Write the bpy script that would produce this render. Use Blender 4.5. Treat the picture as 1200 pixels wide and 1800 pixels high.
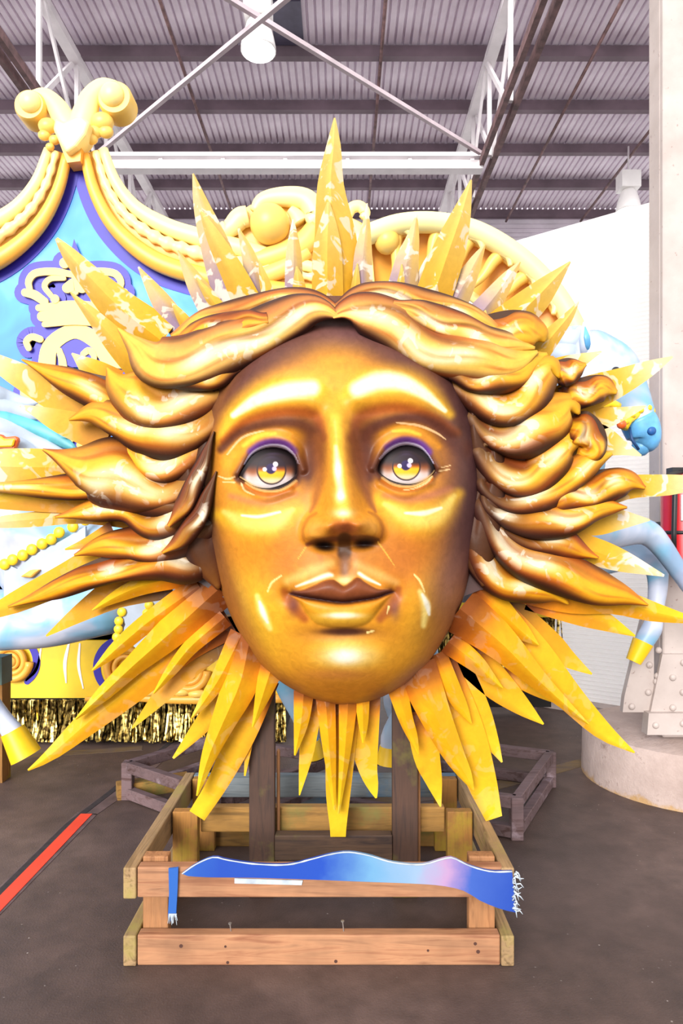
import bpy, bmesh, math, random
import numpy as np
from mathutils import Vector, Matrix
from mathutils.geometry import tessellate_polygon
random.seed(7)
for o in list(bpy.data.objects):
    bpy.data.objects.remove(o, do_unlink=True)
SC = bpy.context.scene
COL = SC.collection

# ------------------------------------------------------------ camera, sky, light, exposure
F, CX, CY, HC = 1200.0, 600.0, 940.0, 1.262      # focal length in px, horizon row, eye height
cam = bpy.data.objects.new('camera', bpy.data.cameras.new('camera'))
COL.objects.link(cam)
cam.location = (0, 0, HC)
cam.rotation_euler = (math.radians(90), 0, 0)
cam.data.sensor_fit = 'AUTO'
cam.data.sensor_width = 36.0
cam.data.lens = 24.0
cam.data.shift_y = 40.0 / 1800.0
cam.data.clip_start = 0.05
SC.camera = cam

world = bpy.data.worlds.new('world')
SC.world = world
world.use_nodes = True
bgn = world.node_tree.nodes['Background']
bgn.inputs[0].default_value = (1.0, 0.985, 0.99, 1)
bgn.inputs[1].default_value = 0.9

def lamp(name, kind, loc, rot, energy, col=(1, 1, 1), size=1.0):
    d = bpy.data.lights.new(name, kind)
    d.energy = energy
    d.color = col
    if kind == 'SUN':
        d.angle = math.radians(size)
    o = bpy.data.objects.new(name, d)
    o.location = loc
    o.rotation_euler = rot
    COL.objects.link(o)
    return o
# soft sun added from behind the camera for flat, flash-like front light
lamp('front_sun', 'SUN', (1, -6, 6), (math.radians(72), 0, math.radians(-20)), 2.8, (1, 0.98, 0.95), 30)

SC.view_settings.view_transform = 'Standard'
SC.view_settings.look = 'None'
SC.view_settings.exposure = 0.8
SC.view_settings.gamma = 1.0
SC.view_settings.use_curve_mapping = False

# ------------------------------------------------------------ helpers
def P(px, py, Y):
    return ((px - CX) * Y / F, Y, HC + (CY - py) * Y / F)
def floor_pt(px, py, z=0.0):
    Y = (HC - z) * F / (py - CY)
    return ((px - CX) * Y / F, Y, z)
def lin(c):
    c = np.asarray(c, float) / 255.0
    return np.where(c <= 0.04045, c / 12.92, ((c + 0.055) / 1.055) ** 2.4)
def L4(c, a=1.0):
    return tuple(lin(c)) + (a,)
def sst(a, b, x):
    t = np.clip((np.asarray(x, float) - a) / (b - a), 0, 1)
    return t * t * (3 - 2 * t)
def catmull(pts, n):
    p = np.array(pts, float)
    if len(p) == 2:
        t = np.linspace(0, 1, n)[:, None]
        return p[0] * (1 - t) + p[1] * t
    d = np.sqrt(((p[1:, :2] - p[:-1, :2]) ** 2).sum(1)) if p.shape[1] < 4 else np.sqrt(((p[1:, :3] - p[:-1, :3]) ** 2).sum(1))
    k = np.concatenate([[0], np.cumsum(np.maximum(d, 1e-6))])
    q = np.vstack([2 * p[0] - p[1], p, 2 * p[-1] - p[-2]])
    out = []
    for s in np.linspace(0, k[-1], n):
        i = min(max(np.searchsorted(k, s, side='right') - 1, 0), len(p) - 2)
        t = (s - k[i]) / (k[i + 1] - k[i])
        a, b, c, e = q[i], q[i + 1], q[i + 2], q[i + 3]
        out.append(0.5 * (2 * b + (c - a) * t + (2 * a - 5 * b + 4 * c - e) * t * t + (3 * b - a - 3 * c + e) * t ** 3))
    return np.array(out)

def mk(name, verts, faces, mat=None, parent=None, smooth=True, cols=None, autos=None):
    me = bpy.data.meshes.new(name)
    me.from_pydata([tuple(map(float, v)) for v in verts], [], [tuple(int(i) for i in f) for f in faces])
    me.update()
    if smooth:
        me.polygons.foreach_set('use_smooth', [True] * len(me.polygons))
    if cols is not None:
        at = me.color_attributes.new('Col', 'FLOAT_COLOR', 'POINT')
        at.data.foreach_set('color', np.asarray(cols, np.float32).ravel())
    if autos is not None:
        me.set_sharp_from_angle(angle=math.radians(autos))
    if mat:
        me.materials.append(mat)
    return link(name, me, parent)
def link(name, me, parent=None):
    o = bpy.data.objects.new(name, me)
    COL.objects.link(o)
    if parent is not None:
        o.parent = parent
        if parent.parent is None and parent.type == 'EMPTY':
            o.matrix_parent_inverse = Matrix.Translation(parent.location).inverted()
        elif parent.parent is not None and parent.parent.type == 'EMPTY':
            o.matrix_parent_inverse = Matrix.Identity(4)
    return o
def tag(o, label=None, cat=None, group=None, kind=None):
    if label: o['label'] = label
    if cat: o['category'] = cat
    if group: o['group'] = group
    if kind: o['kind'] = kind
    return o
def thing(name, loc, label, cat, group=None, kind=None):
    o = bpy.data.objects.new(name, None)
    o.empty_display_size = 0.1
    COL.objects.link(o)
    o.location = loc
    return tag(o, label, cat, group, kind)

class MB:
    """collects simple shapes for one mesh"""
    def __init__(s):
        s.v, s.f = [], []
    def add(s, v, f):
        n = len(s.v)
        s.v += [tuple(map(float, a)) for a in v]
        s.f += [tuple(i + n for i in a) for a in f]
        return s
    def box(s, lo, hi, M=None):
        (a, b, c), (d, e, g) = lo, hi
        v = [(a, b, c), (d, b, c), (d, e, c), (a, e, c), (a, b, g), (d, b, g), (d, e, g), (a, e, g)]
        if M is not None:
            v = [tuple(M @ Vector(p)) for p in v]
        return s.add(v, [(0, 3, 2, 1), (4, 5, 6, 7), (0, 1, 5, 4), (1, 2, 6, 5), (2, 3, 7, 6), (3, 0, 4, 7)])
    def bar(s, p, q, w, h, up=(0, 0, 1)):
        p, q = Vector(p), Vector(q)
        d = (q - p).normalized()
        u = Vector(up)
        if abs(d.dot(u)) > 0.98: u = Vector((0, 1, 0))
        a = d.cross(u).normalized() * w / 2
        b = a.cross(d).normalized() * h / 2
        v = [p - a - b, p + a - b, p + a + b, p - a + b, q - a - b, q + a - b, q + a + b, q - a + b]
        return s.add(v, [(0, 1, 2, 3), (7, 6, 5, 4), (0, 4, 5, 1), (1, 5, 6, 2), (2, 6, 7, 3), (3, 7, 4, 0)])
    def tube(s, pts, rad, n=10, squash=None, cap=True):
        """pts 3D list, rad scalar or list; squash=(axis vector, factor)"""
        pts = [Vector(p) for p in pts]
        if not hasattr(rad, '__len__'): rad = [rad] * len(pts)
        v, f = [], []
        prev = None
        for i, p in enumerate(pts):
            a = pts[max(i - 1, 0)]; b = pts[min(i + 1, len(pts) - 1)]
            d = (b - a).normalized() if (b - a).length > 1e-9 else Vector((0, 0, 1))
            if prev is None:
                prev = d.orthogonal().normalized()
            else:
                prev = (prev - d * prev.dot(d))
                prev = prev.normalized() if prev.length > 1e-6 else d.orthogonal().normalized()
            w = d.cross(prev)
            for k in range(n):
                an = 2 * math.pi * k / n
                off = (prev * math.cos(an) + w * math.sin(an)) * rad[i]
                if squash:
                    ax = Vector(squash[0])
                    off = off - ax * off.dot(ax) * (1 - squash[1])
                v.append(p + off)
        m = len(pts)
        for i in range(m - 1):
            for k in range(n):
                a, b = i * n + k, i * n + (k + 1) % n
                f.append((a, b, b + n, a + n))
        if cap:
            f.append(tuple(range(n - 1, -1, -1)))
            f.append(tuple(range((m - 1) * n, m * n)))
        return s.add(v, f)
    def ball(s, c, r, n=14, sc=(1, 1, 1)):
        v, f = [], []
        m = n // 2
        for i in range(1, m):
            th = math.pi * i / m
            for k in range(n):
                an = 2 * math.pi * k / n
                v.append((c[0] + r * sc[0] * math.sin(th) * math.cos(an), c[1] + r * sc[1] * math.sin(th) * math.sin(an), c[2] + r * sc[2] * math.cos(th)))
        t = len(v); v.append((c[0], c[1], c[2] + r * sc[2])); v.append((c[0], c[1], c[2] - r * sc[2]))
        for i in range(m - 2):
            for k in range(n):
                a, b = i * n + k, i * n + (k + 1) % n
                f.append((a, a + n, b + n, b))
        for k in range(n):
            f.append((t, k, (k + 1) % n))
            a = (m - 2) * n
            f.append((t + 1, a + (k + 1) % n, a + k))
        return s.add(v, f)
    def plate(s, poly, Y, th, dy=None):
        """polygon in px at depth Y, extruded away from the viewer by th"""
        n = len(poly)
        fr = [P(x, y, Y) for x, y in poly]
        bk = [(a[0], a[1] + th, a[2]) for a in fr]
        tri = tessellate_polygon([[Vector((a[0], a[2], 0)) for a in fr]])
        f = []
        for t in tri:
            f.append(tuple(t)); f.append(tuple(i + n for i in reversed(t)))
        ar = sum(fr[i][0] * fr[(i + 1) % n][2] - fr[(i + 1) % n][0] * fr[i][2] for i in range(n))
        for i in range(n):
            j = (i + 1) % n
            f.append((i, i + n, j + n, j) if ar > 0 else (j, j + n, i + n, i))
        return s.add(fr + bk, f)
    def ribbon(s, pts, Y, th, n=None, ends=True):
        """rounded flat stroke in px: pts (x,y,w), one strip with round ends"""
        p = catmull(pts, n or max(8, len(pts) * 6))
        if ends:
            d0 = p[0][:2] - p[1][:2]; d0 = d0 / (np.hypot(*d0) + 1e-9); d1 = p[-1][:2] - p[-2][:2]; d1 = d1 / (np.hypot(*d1) + 1e-9)
            h, e = [], []
            for k in (0.98, 0.85, 0.6, 0.3):
                h.append([*(p[0][:2] + d0 * p[0][2] / 2 * k), p[0][2] * math.sqrt(1 - k * k)])
                e.append([*(p[-1][:2] + d1 * p[-1][2] / 2 * k), p[-1][2] * math.sqrt(1 - k * k)])
            p = np.vstack([h, p, e[::-1]])
        v, f = [], []
        m = len(p)
        for i in range(m):
            d = p[min(i + 1, m - 1)][:2] - p[max(i - 1, 0)][:2]
            d = d / (np.hypot(*d) + 1e-9)
            nn = np.array([-d[1], d[0]]) * p[i][2] / 2
            a, b = P(*(p[i][:2] + nn), Y), P(*(p[i][:2] - nn), Y)
            v += [a, b, (b[0], b[1] + th, b[2]), (a[0], a[1] + th, a[2])]
        for i in range(m - 1):
            for k in range(4):
                f.append((4 * i + k, 4 * i + (k + 1) % 4, 4 * i + 4 + (k + 1) % 4, 4 * i + 4 + k))
        f += [(3, 2, 1, 0), (4 * m - 4, 4 * m - 3, 4 * m - 2, 4 * m - 1)]
        return s.add(v, f)
    def disc(s, x, y, r, Y, th, n=18, ry=None):
        ry = ry or r
        return s.plate([(x + r * math.cos(2 * math.pi * k / n), y + ry * math.sin(2 * math.pi * k / n)) for k in range(n)], Y, th)
    def build(s, name, mat, parent=None, smooth=False, autos=None):
        o = mk(name, s.v, s.f, mat, parent, smooth or autos is not None, None, autos)
        bm = bmesh.new(); bm.from_mesh(o.data)
        bmesh.ops.recalc_face_normals(bm, faces=bm.faces)
        bm.to_mesh(o.data); bm.free()
        return o
def bevel(o, w=0.003, seg=1):
    m = o.modifiers.new('bevel', 'BEVEL'); m.width = w; m.segments = seg; m.limit_method = 'ANGLE'
    return o

# ------------------------------------------------------------ materials
def newmat(name):
    m = bpy.data.materials.new(name); m.use_nodes = True
    nt = m.node_tree
    return m, nt, nt.nodes['Principled BSDF']
def N(nt, t, **kw):
    n = nt.nodes.new(t)
    for k, v in kw.items():
        setattr(n, k, v)
    return n
def ramp(nt, fac, stops, interp='LINEAR'):
    r = N(nt, 'ShaderNodeValToRGB')
    r.color_ramp.interpolation = interp
    el = r.color_ramp.elements
    while len(el) < len(stops): el.new(0.5)
    for e, (p, c) in zip(el, stops):
        e.position = p; e.color = c if len(c) == 4 else L4(c)
    nt.links.new(fac, r.inputs[0])
    return r
def mixc(nt, fac, a, b, mode='MIX'):
    m = N(nt, 'ShaderNodeMix', data_type='RGBA', blend_type=mode)
    for sock, val in ((m.inputs[0], fac), (m.inputs[6], a), (m.inputs[7], b)):
        if hasattr(val, 'links') or hasattr(val, 'is_linked'): nt.links.new(val, sock)
        elif isinstance(val, (int, float)): sock.default_value = val
        else: sock.default_value = L4(val) if len(val) == 3 else val
    return m.outputs[2]
def noise(nt, scale, detail=3, rough=0.55, vec=None, dist=0.0):
    n = N(nt, 'ShaderNodeTexNoise')
    n.inputs['Scale'].default_value = scale; n.inputs['Detail'].default_value = detail
    n.inputs['Roughness'].default_value = rough; n.inputs['Distortion'].default_value = dist
    if vec is not None: nt.links.new(vec, n.inputs['Vector'])
    return n
def objvec(nt, scale=(1, 1, 1), obj=None):
    tc = N(nt, 'ShaderNodeTexCoord')
    if obj: tc.object = obj
    mp = N(nt, 'ShaderNodeMapping')
    mp.inputs['Scale'].default_value = scale
    nt.links.new(tc.outputs['Object'], mp.inputs[0])
    return mp.outputs[0]
def bumpn(nt, b, height, strength=0.2, dist=0.01):
    n = N(nt, 'ShaderNodeBump')
    n.inputs['Strength'].default_value = strength; n.inputs['Distance'].default_value = dist
    nt.links.new(height, n.inputs['Height']); nt.links.new(n.outputs[0], b.inputs['Normal'])
def plain(name, c, rough=0.5, metal=0.0, var=0.12, scale=6, bump=0.0, spec=0.5):
    m, nt, b = newmat(name)
    v = objvec(nt)
    n = noise(nt, scale, 4, vec=v)
    c = np.array(c, float)
    r = ramp(nt, n.outputs[0], [(0.3, tuple(np.clip(c * (1 - var), 0, 255))), (0.7, tuple(np.clip(c * (1 + var * 0.6), 0, 255)))])
    nt.links.new(r.outputs[0], b.inputs['Base Color'])
    b.inputs['Roughness'].default_value = rough; b.inputs['Metallic'].default_value = metal
    b.inputs['Specular IOR Level'].default_value = spec
    if bump:
        n2 = noise(nt, scale * 8, 5, vec=v); bumpn(nt, b, n2.outputs[0], bump, 0.01)
    return m
def wood(name, axis, light, dark, paint=None, pamt=0.5):
    light, dark = tuple(np.array(light) * 0.78), tuple(np.array(dark) * 0.76)
    m, nt, b = newmat(name)
    sc = {'x': (1.5, 22, 22), 'y': (22, 1.5, 22), 'z': (22, 22, 1.5)}[axis]
    oi = N(nt, 'ShaderNodeObjectInfo')
    tc = N(nt, 'ShaderNodeTexCoord')
    ad = N(nt, 'ShaderNodeVectorMath', operation='ADD')
    nt.links.new(tc.outputs['Object'], ad.inputs[0]); nt.links.new(oi.outputs['Random'], ad.inputs[1])
    mp = N(nt, 'ShaderNodeMapping'); mp.inputs['Scale'].default_value = sc
    nt.links.new(ad.outputs[0], mp.inputs[0])
    n = noise(nt, 1.6, 4, 0.6, mp.outputs[0], 1.2)
    r = ramp(nt, n.outputs[0], [(0.3, dark), (0.5, light), (0.62, tuple(np.array(light) * 0.9)), (0.75, tuple(np.array(dark) * 0.9))])
    out = r.outputs[0]
    n3 = noise(nt, 3.5, 4, 0.6, ad.outputs[0])
    dr = ramp(nt, n3.outputs[0], [(0.42, (0, 0, 0, 1)), (0.75, (0.55, 0.55, 0.55, 1))])
    out = mixc(nt, dr.outputs[0], out, tuple(np.array(dark) * 0.55))
    if paint is not None:
        n2 = noise(nt, 4.0, 5, 0.65, ad.outputs[0])
        fr = ramp(nt, n2.outputs[0], [(0.62 - pamt * 0.3, (0, 0, 0, 1)), (0.72 - pamt * 0.2, (0.85, 0.85, 0.85, 1))])
        out = mixc(nt, fr.outputs[0], out, paint)
    nt.links.new(out, b.inputs['Base Color'])
    b.inputs['Roughness'].default_value = 0.75
    bumpn(nt, b, n.outputs[0], 0.25, 0.004)
    return m
def vcol(name, rough=0.42, blotch=None, coat=0.0, bump=0.12, bsc=14, gain=0.70, mott=0.2, msc=30):
    """colour attribute Col; alpha carries how much dabbed paint shows"""
    m, nt, b = newmat(name)
    a = N(nt, 'ShaderNodeAttribute', attribute_name='Col')
    v = objvec(nt)
    n = noise(nt, msc, 3, 0.6, v, 0.6)
    out = mixc(nt, mott, a.outputs['Color'], mixc(nt, 1.0, a.outputs['Color'], ramp(nt, n.outputs[0], [(0.3, (0.7, 0.66, 0.62, 1)), (0.7, (1.35, 1.35, 1.38, 1))]).outputs[0], 'MULTIPLY'))
    if blotch is not None:
        n2 = noise(nt, bsc, 2.5, 0.55, v, 0.8)
        f = ramp(nt, n2.outputs[0], [(0.56, (0, 0, 0, 1)), (0.60, (1, 1, 1, 1))])
        mu = N(nt, 'ShaderNodeMath', operation='MULTIPLY')
        nt.links.new(f.outputs[0], mu.inputs[0]); nt.links.new(a.outputs['Alpha'], mu.inputs[1])
        out = mixc(nt, mu.outputs[0], out, blotch)
    out = mixc(nt, 1.0, out, (gain, gain, gain, 1), 'MULTIPLY')
    nt.links.new(out, b.inputs['Base Color'])
    b.inputs['Specular IOR Level'].default_value = 0.2
    b.inputs['Roughness'].default_value = rough
    b.inputs['Coat Weight'].default_value = coat
    b.inputs['Coat Roughness'].default_value = 0.2
    n4 = noise(nt, 55, 4, 0.6, v)
    bumpn(nt, b, n4.outputs[0], bump, 0.006)
    return m
# ============================================================ the hall
M_wood_x = wood('pine_x', 'x', (222, 158, 112), (176, 108, 72))
M_wood_y = wood('pine_y', 'y', (205, 165, 115), (140, 108, 66), (150, 135, 70), 0.35)
M_wood_z = wood('pine_z', 'z', (216, 150, 95), (160, 100, 55))
M_olive_x = wood('olive_x', 'x', (205, 150, 70), (140, 100, 40), (110, 105, 50), 0.35)
M_olive_z = wood('olive_z', 'z', (205, 140, 60), (150, 100, 35), (150, 130, 25), 0.45)
M_dark_z = wood('dark_z', 'z', (98, 66, 50), (62, 42, 38), (92, 84, 36), 0.22)
M_dark_x = wood('dark_x', 'x', (110, 80, 58), (66, 46, 40), (92, 84, 36), 0.2)
M_blue_y = wood('bluewood_x', 'x', (150, 160, 165), (95, 110, 120), (70, 105, 135), 0.4)
M_frame = wood('weathered_x', 'x', (138, 110, 112), (92, 58, 52), (170, 152, 162), 0.22)
M_white_steel = plain('white_steel', (232, 226, 228), 0.5, 0, 0.06, 3, 0.05)
M_rust = plain('rusty_steel', (112, 84, 84), 0.7, 0, 0.3, 9)
M_purlin = plain('purlin_paint', (120, 102, 112), 0.7, 0, 0.15, 2)
M_black = plain('black_rubber', (28, 26, 28), 0.5)

# floor: dark worn asphalt
m, nt, b = newmat('asphalt')
v = objvec(nt)
n1 = noise(nt, 0.9, 5, 0.6, v); n2 = noise(nt, 9, 5, 0.65, v); n3 = noise(nt, 160, 2, 0.5, v)
c = ramp(nt, n1.outputs[0], [(0.3, (58, 45, 41)), (0.52, (76, 60, 55)), (0.72, (106, 87, 80))]).outputs[0]
c = mixc(nt, 0.55, c, mixc(nt, 1.0, c, ramp(nt, n2.outputs[0], [(0.3, (0.55, 0.52, 0.52, 1)), (0.7, (1.5, 1.45, 1.45, 1))]).outputs[0], 'MULTIPLY'))
vr = N(nt, 'ShaderNodeTexVoronoi'); vr.inputs['Scale'].default_value = 26; nt.links.new(v, vr.inputs['Vector'])
sp = ramp(nt, vr.outputs['Distance'], [(0.05, (1, 1, 1, 1)), (0.085, (0, 0, 0, 1))])
n5 = noise(nt, 1.7, 3, 0.6, v)
sk = N(nt, 'ShaderNodeMath', operation='MULTIPLY'); nt.links.new(sp.outputs[0], sk.inputs[0])
nt.links.new(ramp(nt, n5.outputs[0], [(0.5, (0, 0, 0, 1)), (0.7, (0.8, 0.8, 0.8, 1))]).outputs[0], sk.inputs[1])
c = mixc(nt, sk.outputs[0], c, (190, 180, 175))
nt.links.new(c, b.inputs['Base Color']); b.inputs['Roughness'].default_value = 0.62
bumpn(nt, b, n3.outputs[0], 0.35, 0.004)
M_floor = m
fl = MB().box((-12, -6, -0.1), (12, 16, 0)).build('floor', M_floor)
tag(fl, 'dark grey worn asphalt floor with scattered white specks', None, None, 'structure')
def floor_strip(name, pts, w, mat, z=0.003, h=0.003):
    p = [Vector(floor_pt(*q)) for q in pts]
    mb = MB()
    for a, c2 in zip(p[:-1], p[1:]):
        mb.bar((a.x, a.y, z), (c2.x, c2.y, z), w, h)
    o = mb.build(name, mat, fl)
    return o
M_tape = plain('red_tape', (228, 66, 40), 0.55, 0, 0.06, 8)
tp = floor_strip('tape_stripe', [(152, 1432), (-60, 1652)], 0.052, M_tape)
tag(tp, 'red orange tape stripe')
M_rail = plain('seam_steel', (92, 74, 74), 0.6, 0, 0.25, 14)
M_groove = plain('groove_dirt', (46, 38, 40), 0.9, 0, 0.3, 30)
sd = floor_strip('floor_seam', [(312, 1302), (210, 1392), (152, 1431), (-60, 1642)], 0.10, M_rail, 0.001, 0.002)
floor_strip('floor_groove', [(300, 1305), (196, 1392), (120, 1450), (-60, 1630)], 0.03, M_groove, 0.002, 0.003)
M_yel = wood('worn_yellow', 'x', (150, 120, 78), (110, 90, 80), (95, 80, 76), 0.5)
floor_strip('painted_line', [(1080, 1325), (820, 1395), (560, 1420)], 0.09, M_yel, 0.001, 0.002)
floor_strip('painted_line', [(250, 1315), (-40, 1335)], 0.08, M_yel, 0.001, 0.002)

# ceiling: corrugated sheets over purlins, open in front of the first purlin
HR = 6.28
ceil = thing('ceiling', (0, 10, HC + HR), 'grey corrugated sheet roof on dark purlins', None, None, 'structure')
M_sheet = plain('roof_sheet', (244, 226, 244), 0.6, 0, 0.14, 1.3)
PW, PL = 0.9, 1.1
prof = []
for k in range(9):
    x = k * 0.1
    prof += [(x, 0.0), (x + 0.066, 0.0), (x + 0.074, 0.035), (x + 0.092, 0.035)]
prof.append((PW, 0.0))
vv, ff = [], []
for (x, z) in prof:
    vv += [(x, 0, z), (x, PL, z)]
for i in range(len(prof) - 1):
    ff.append((2 * i, 2 * i + 2, 2 * i + 3, 2 * i + 1))
sheet = bpy.data.meshes.new('roof_sheet'); sheet.from_pydata(vv, [], ff); sheet.materials.append(M_sheet)
PY = [7.68 + 1.1 * k for k in range(6)]
for j in range(5):
    for i in range(26):
        o = bpy.data.objects.new('roof_sheet', sheet); COL.objects.link(o)
        o.parent = ceil; o.location = (-11.7 + PW * i, PY[j] - 10, 0.0)
for y in PY:
    MB().box((-11.7, y - 0.05, HC + HR - 0.16), (11.7, y + 0.05, HC + HR - 0.02)).build('purlin', M_purlin, ceil)
for x in (-2.06, 0.5, 3.18, 4.62):
    MB().tube([(x, 7.6, HC + 6.06), (x, 13.2, HC + 6.06)], 0.022, 8).build('rusty_pipe', M_rust, ceil, True)
MB().box((-0.85, 8.0, HC + HR - 0.03), (-0.48, 8.72, HC + HR - 0.005)).build('patch_sheet', plain('patch', (88, 84, 104), 0.6), ceil)

def truss(X, label):
    t = thing('roof_truss', (X, 10, HC + 4.87), label, 'truss')
    zb, zt = HC + 4.87, HC + HR - 0.2
    mb = MB().bar((X - 0.07, 5.2, zb), (X - 0.07, 13.2, zb), 0.06, 0.1).bar((X + 0.07, 5.2, zb), (X + 0.07, 13.2, zb), 0.06, 0.1)
    mb.build('bottom_chord', M_rust, t)
    MB().bar((X, 7.6, zt), (X, 13.2, zt), 0.14, 0.1).build('top_chord', M_white_steel, t)
    k = 0
    ys = [6.58] + PY
    for y in PY:
        MB().bar((X, y, zb), (X, y, zt), 0.05, 0.05, (0, 1, 0)).build('web_post', M_white_steel, t)
    for a, c2 in zip(ys[:-1], ys[1:]):
        if a < 7: continue
        s = (zb, zt) if k % 2 == 0 else (zt, zb)
        MB().bar((X - 0.04, a, s[0]), (X - 0.04, c2, s[1]), 0.035, 0.06).build('web_diagonal', M_white_steel, t)
        MB().bar((X + 0.04, a, s[1]), (X + 0.04, c2, s[0]), 0.035, 0.06).build('web_diagonal', M_white_steel, t)
        k += 1
    return t
truss(1.9, 'white lattice roof truss with brown lower chord ending at the horizontal white strut')
truss(-3.4, 'white lattice roof truss rising behind the gold scroll finial')
ws = thing('roof_strut', (-0.7, 9, HC + 4.9), 'pale horizontal steel strut of two rails between the roof trusses', 'strut')
MB().bar((-3.35, 8.99, HC + 4.985), (1.85, 8.99, HC + 4.985), 0.12, 0.05).build('rail', M_white_steel, ws)
MB().bar((-3.35, 8.99, HC + 4.84), (1.85, 8.99, HC + 4.84), 0.16, 0.11).build('rail', M_white_steel, ws)
for i in range(7):
    MB().bar((-3.2 + 0.82 * i, 9.0, HC + 4.8), (-3.2 + 0.82 * i, 9.0, HC + 5.0), 0.05, 0.05).build('stiffener', M_white_steel, ws)
M_brace = plain('brace_steel', (196, 180, 186), 0.6, 0, 0.1, 4)
for zz, a, c2, lb in ((4.95, (1.8, 8.85), (-3.3, 4.28), 'slim steel brace running under the roof to the horizontal white strut'),
              (4.87, (-3.3, 8.9), (0.9, 4.85), 'slim steel brace running under the roof to the gold scroll finial')):
    o = MB().bar((a[0], a[1], HC + zz), (c2[0], c2[1], HC + zz), 0.045, 0.045).build('diagonal_brace', M_brace)
    tag(o, lb, 'brace', 'crossed roof braces')
# far gable strip of horizontal siding
M_siding = plain('far_siding', (232, 222, 232), 0.6, 0, 0.08, 2)
wb = thing('wall_back', (0, 13.3, HC + 5.75), 'strip of horizontal siding under the far roof edge', None, None, 'structure')
for i in range(8):
    z = HC + 5.72 + 0.085 * i
    MB().box((-11.7, 13.3, z), (11.7, 13.36, z + 0.07)).build('siding_board', M_siding, wb)
# high bay lamps
M_enamel = plain('white_enamel', (245, 242, 240), 0.35, 0, 0.03, 4)
m, nt, b = newmat('lit_lamp')
b.inputs['Base Color'].default_value = (1, 1, 1, 1); b.inputs['Emission Color'].default_value = (1, 0.97, 0.9, 1); b.inputs['Emission Strength'].default_value = 3.0
M_lit = m
def bay_lamp(px, py, Y, s, label, rod):
    c = Vector(P(px, py, Y))
    t = thing('high_bay_lamp', c, label, 'lamp')
    MB().box((c.x - 0.15 * s, Y - 0.13 * s, c.z + 0.2 * s), (c.x + 0.15 * s, Y + 0.13 * s, c.z + 0.46 * s)).build('ballast_box', M_enamel, t)
    pr = [(0.09, 0.2), (0.13, 0.14), (0.17, 0.0), (0.19, -0.1), (0.195, -0.15)]
    MB().tube([(c.x, Y, c.z + z * s) for r, z in pr], [r * s for r, z in pr], 24).build('reflector', M_enamel, t, True)
    MB().ball((c.x, Y, c.z - 0.15 * s), 0.185 * s, 20, (1, 1, 0.25)).build('lens', M_lit, t, True)
    MB().tube([(c.x, Y, c.z + 0.4 * s), (c.x, Y, rod)], 0.015, 8).build('hanger_rod', M_white_steel, t, True)
bay_lamp(454, 66, 7.5, 1.0, 'white bell shaped high bay lamp with boxy ballast hanging over the sun', HC + 6.0)
bay_lamp(1104, 356, 10.9, 1.0, 'small white high bay lamp hanging above the white partition by the column', HC + 6.2)

# white ribbed partition standing oblique behind the column
M_rib = plain('white_ribbed', (252, 248, 246), 0.5, 0, 0.02, 2)
_nt = M_rib.node_tree
_tr = N(_nt, 'ShaderNodeBsdfTranslucent'); _tr.inputs[0].default_value = (1, 0.99, 0.98, 1)
_mx = N(_nt, 'ShaderNodeMixShader'); _mx.inputs[0].default_value = 0.5
_nt.links.new(_nt.nodes['Principled BSDF'].outputs[0], _mx.inputs[1]); _nt.links.new(_tr.outputs[0], _mx.inputs[2])
_nt.links.new(_mx.outputs[0], _nt.nodes['Material Output'].inputs[0])
A, B = Vector((0.75, 5.76)), Vector((3.6, 3.48))
d = (B - A).normalized(); nrm = Vector((d.y, -d.x))
if nrm.y > 0: nrm = -nrm
vv, ff = [], []
ZT, pit = 3.56, 0.03
nr = int(ZT / pit)
for k in range(nr):
    z = k * pit
    for dz, off in ((0, 0), (0.4 * pit, 0.009), (0.75 * pit, 0.009)):
        q = nrm * off
        vv += [(A.x + q.x, A.y + q.y, z + dz), (B.x + q.x, B.y + q.y, z + dz)]
for i in range(len(vv) // 2 - 1):
    ff.append((2 * i, 2 * i + 1, 2 * i + 3, 2 * i + 2))
wr = mk('wall_right', vv, ff, M_rib, None, False)
tag(wr, 'white ribbed sheet partition behind the riveted column', None, None, 'structure')
kb = MB().bar((A.x, A.y - 0.08, 0.03), (B.x, B.y - 0.08, 0.03), 0.16, 0.06).build('baseboard_right', plain('kerb', (180, 165, 160), 0.8, 0, 0.2, 5))
tag(kb, 'low pale kerb at the foot of the ribbed partition', None, None, 'structure')

# riveted steel column on a round concrete footing
col = thing('steel_column', (1.8, 3.55, 0), 'cream painted riveted steel column on a round concrete footing', 'column')
m, nt, b = newmat('cream_steel')
v = objvec(nt)
n1 = noise(nt, 5, 5, 0.6, v); n2 = noise(nt, 38, 3, 0.6, v)
c = ramp(nt, n1.outputs[0], [(0.3, (168, 154, 148)), (0.7, (186, 173, 167))]).outputs[0]
c = mixc(nt, ramp(nt, n2.outputs[0], [(0.66, (0, 0, 0, 1)), (0.72, (0.6, 0.6, 0.6, 1))]).outputs[0], c, (120, 92, 84))
nt.links.new(c, b.inputs['Base Color']); b.inputs['Roughness'].default_value = 0.5
bumpn(nt, b, n1.outputs[0], 0.2, 0.01)
M_cream = m
m, nt, b = newmat('painted_concrete')
v = objvec(nt)
n1 = noise(nt, 3, 5, 0.65, v); n2 = noise(nt, 12, 5, 0.7, v)
c = ramp(nt, n1.outputs[0], [(0.3, (150, 130, 122)), (0.7, (188, 168, 160))]).outputs[0]
c = mixc(nt, ramp(nt, n2.outputs[0], [(0.62, (0, 0, 0, 1)), (0.72, (0.7, 0.7, 0.7, 1))]).outputs[0], c, (120, 96, 86))
sx = N(nt, 'ShaderNodeSeparateXYZ'); nt.links.new(v, sx.inputs[0])
ad = N(nt, 'ShaderNodeMath', operation='ADD'); nt.links.new(sx.outputs[2], ad.inputs[0])
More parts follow.
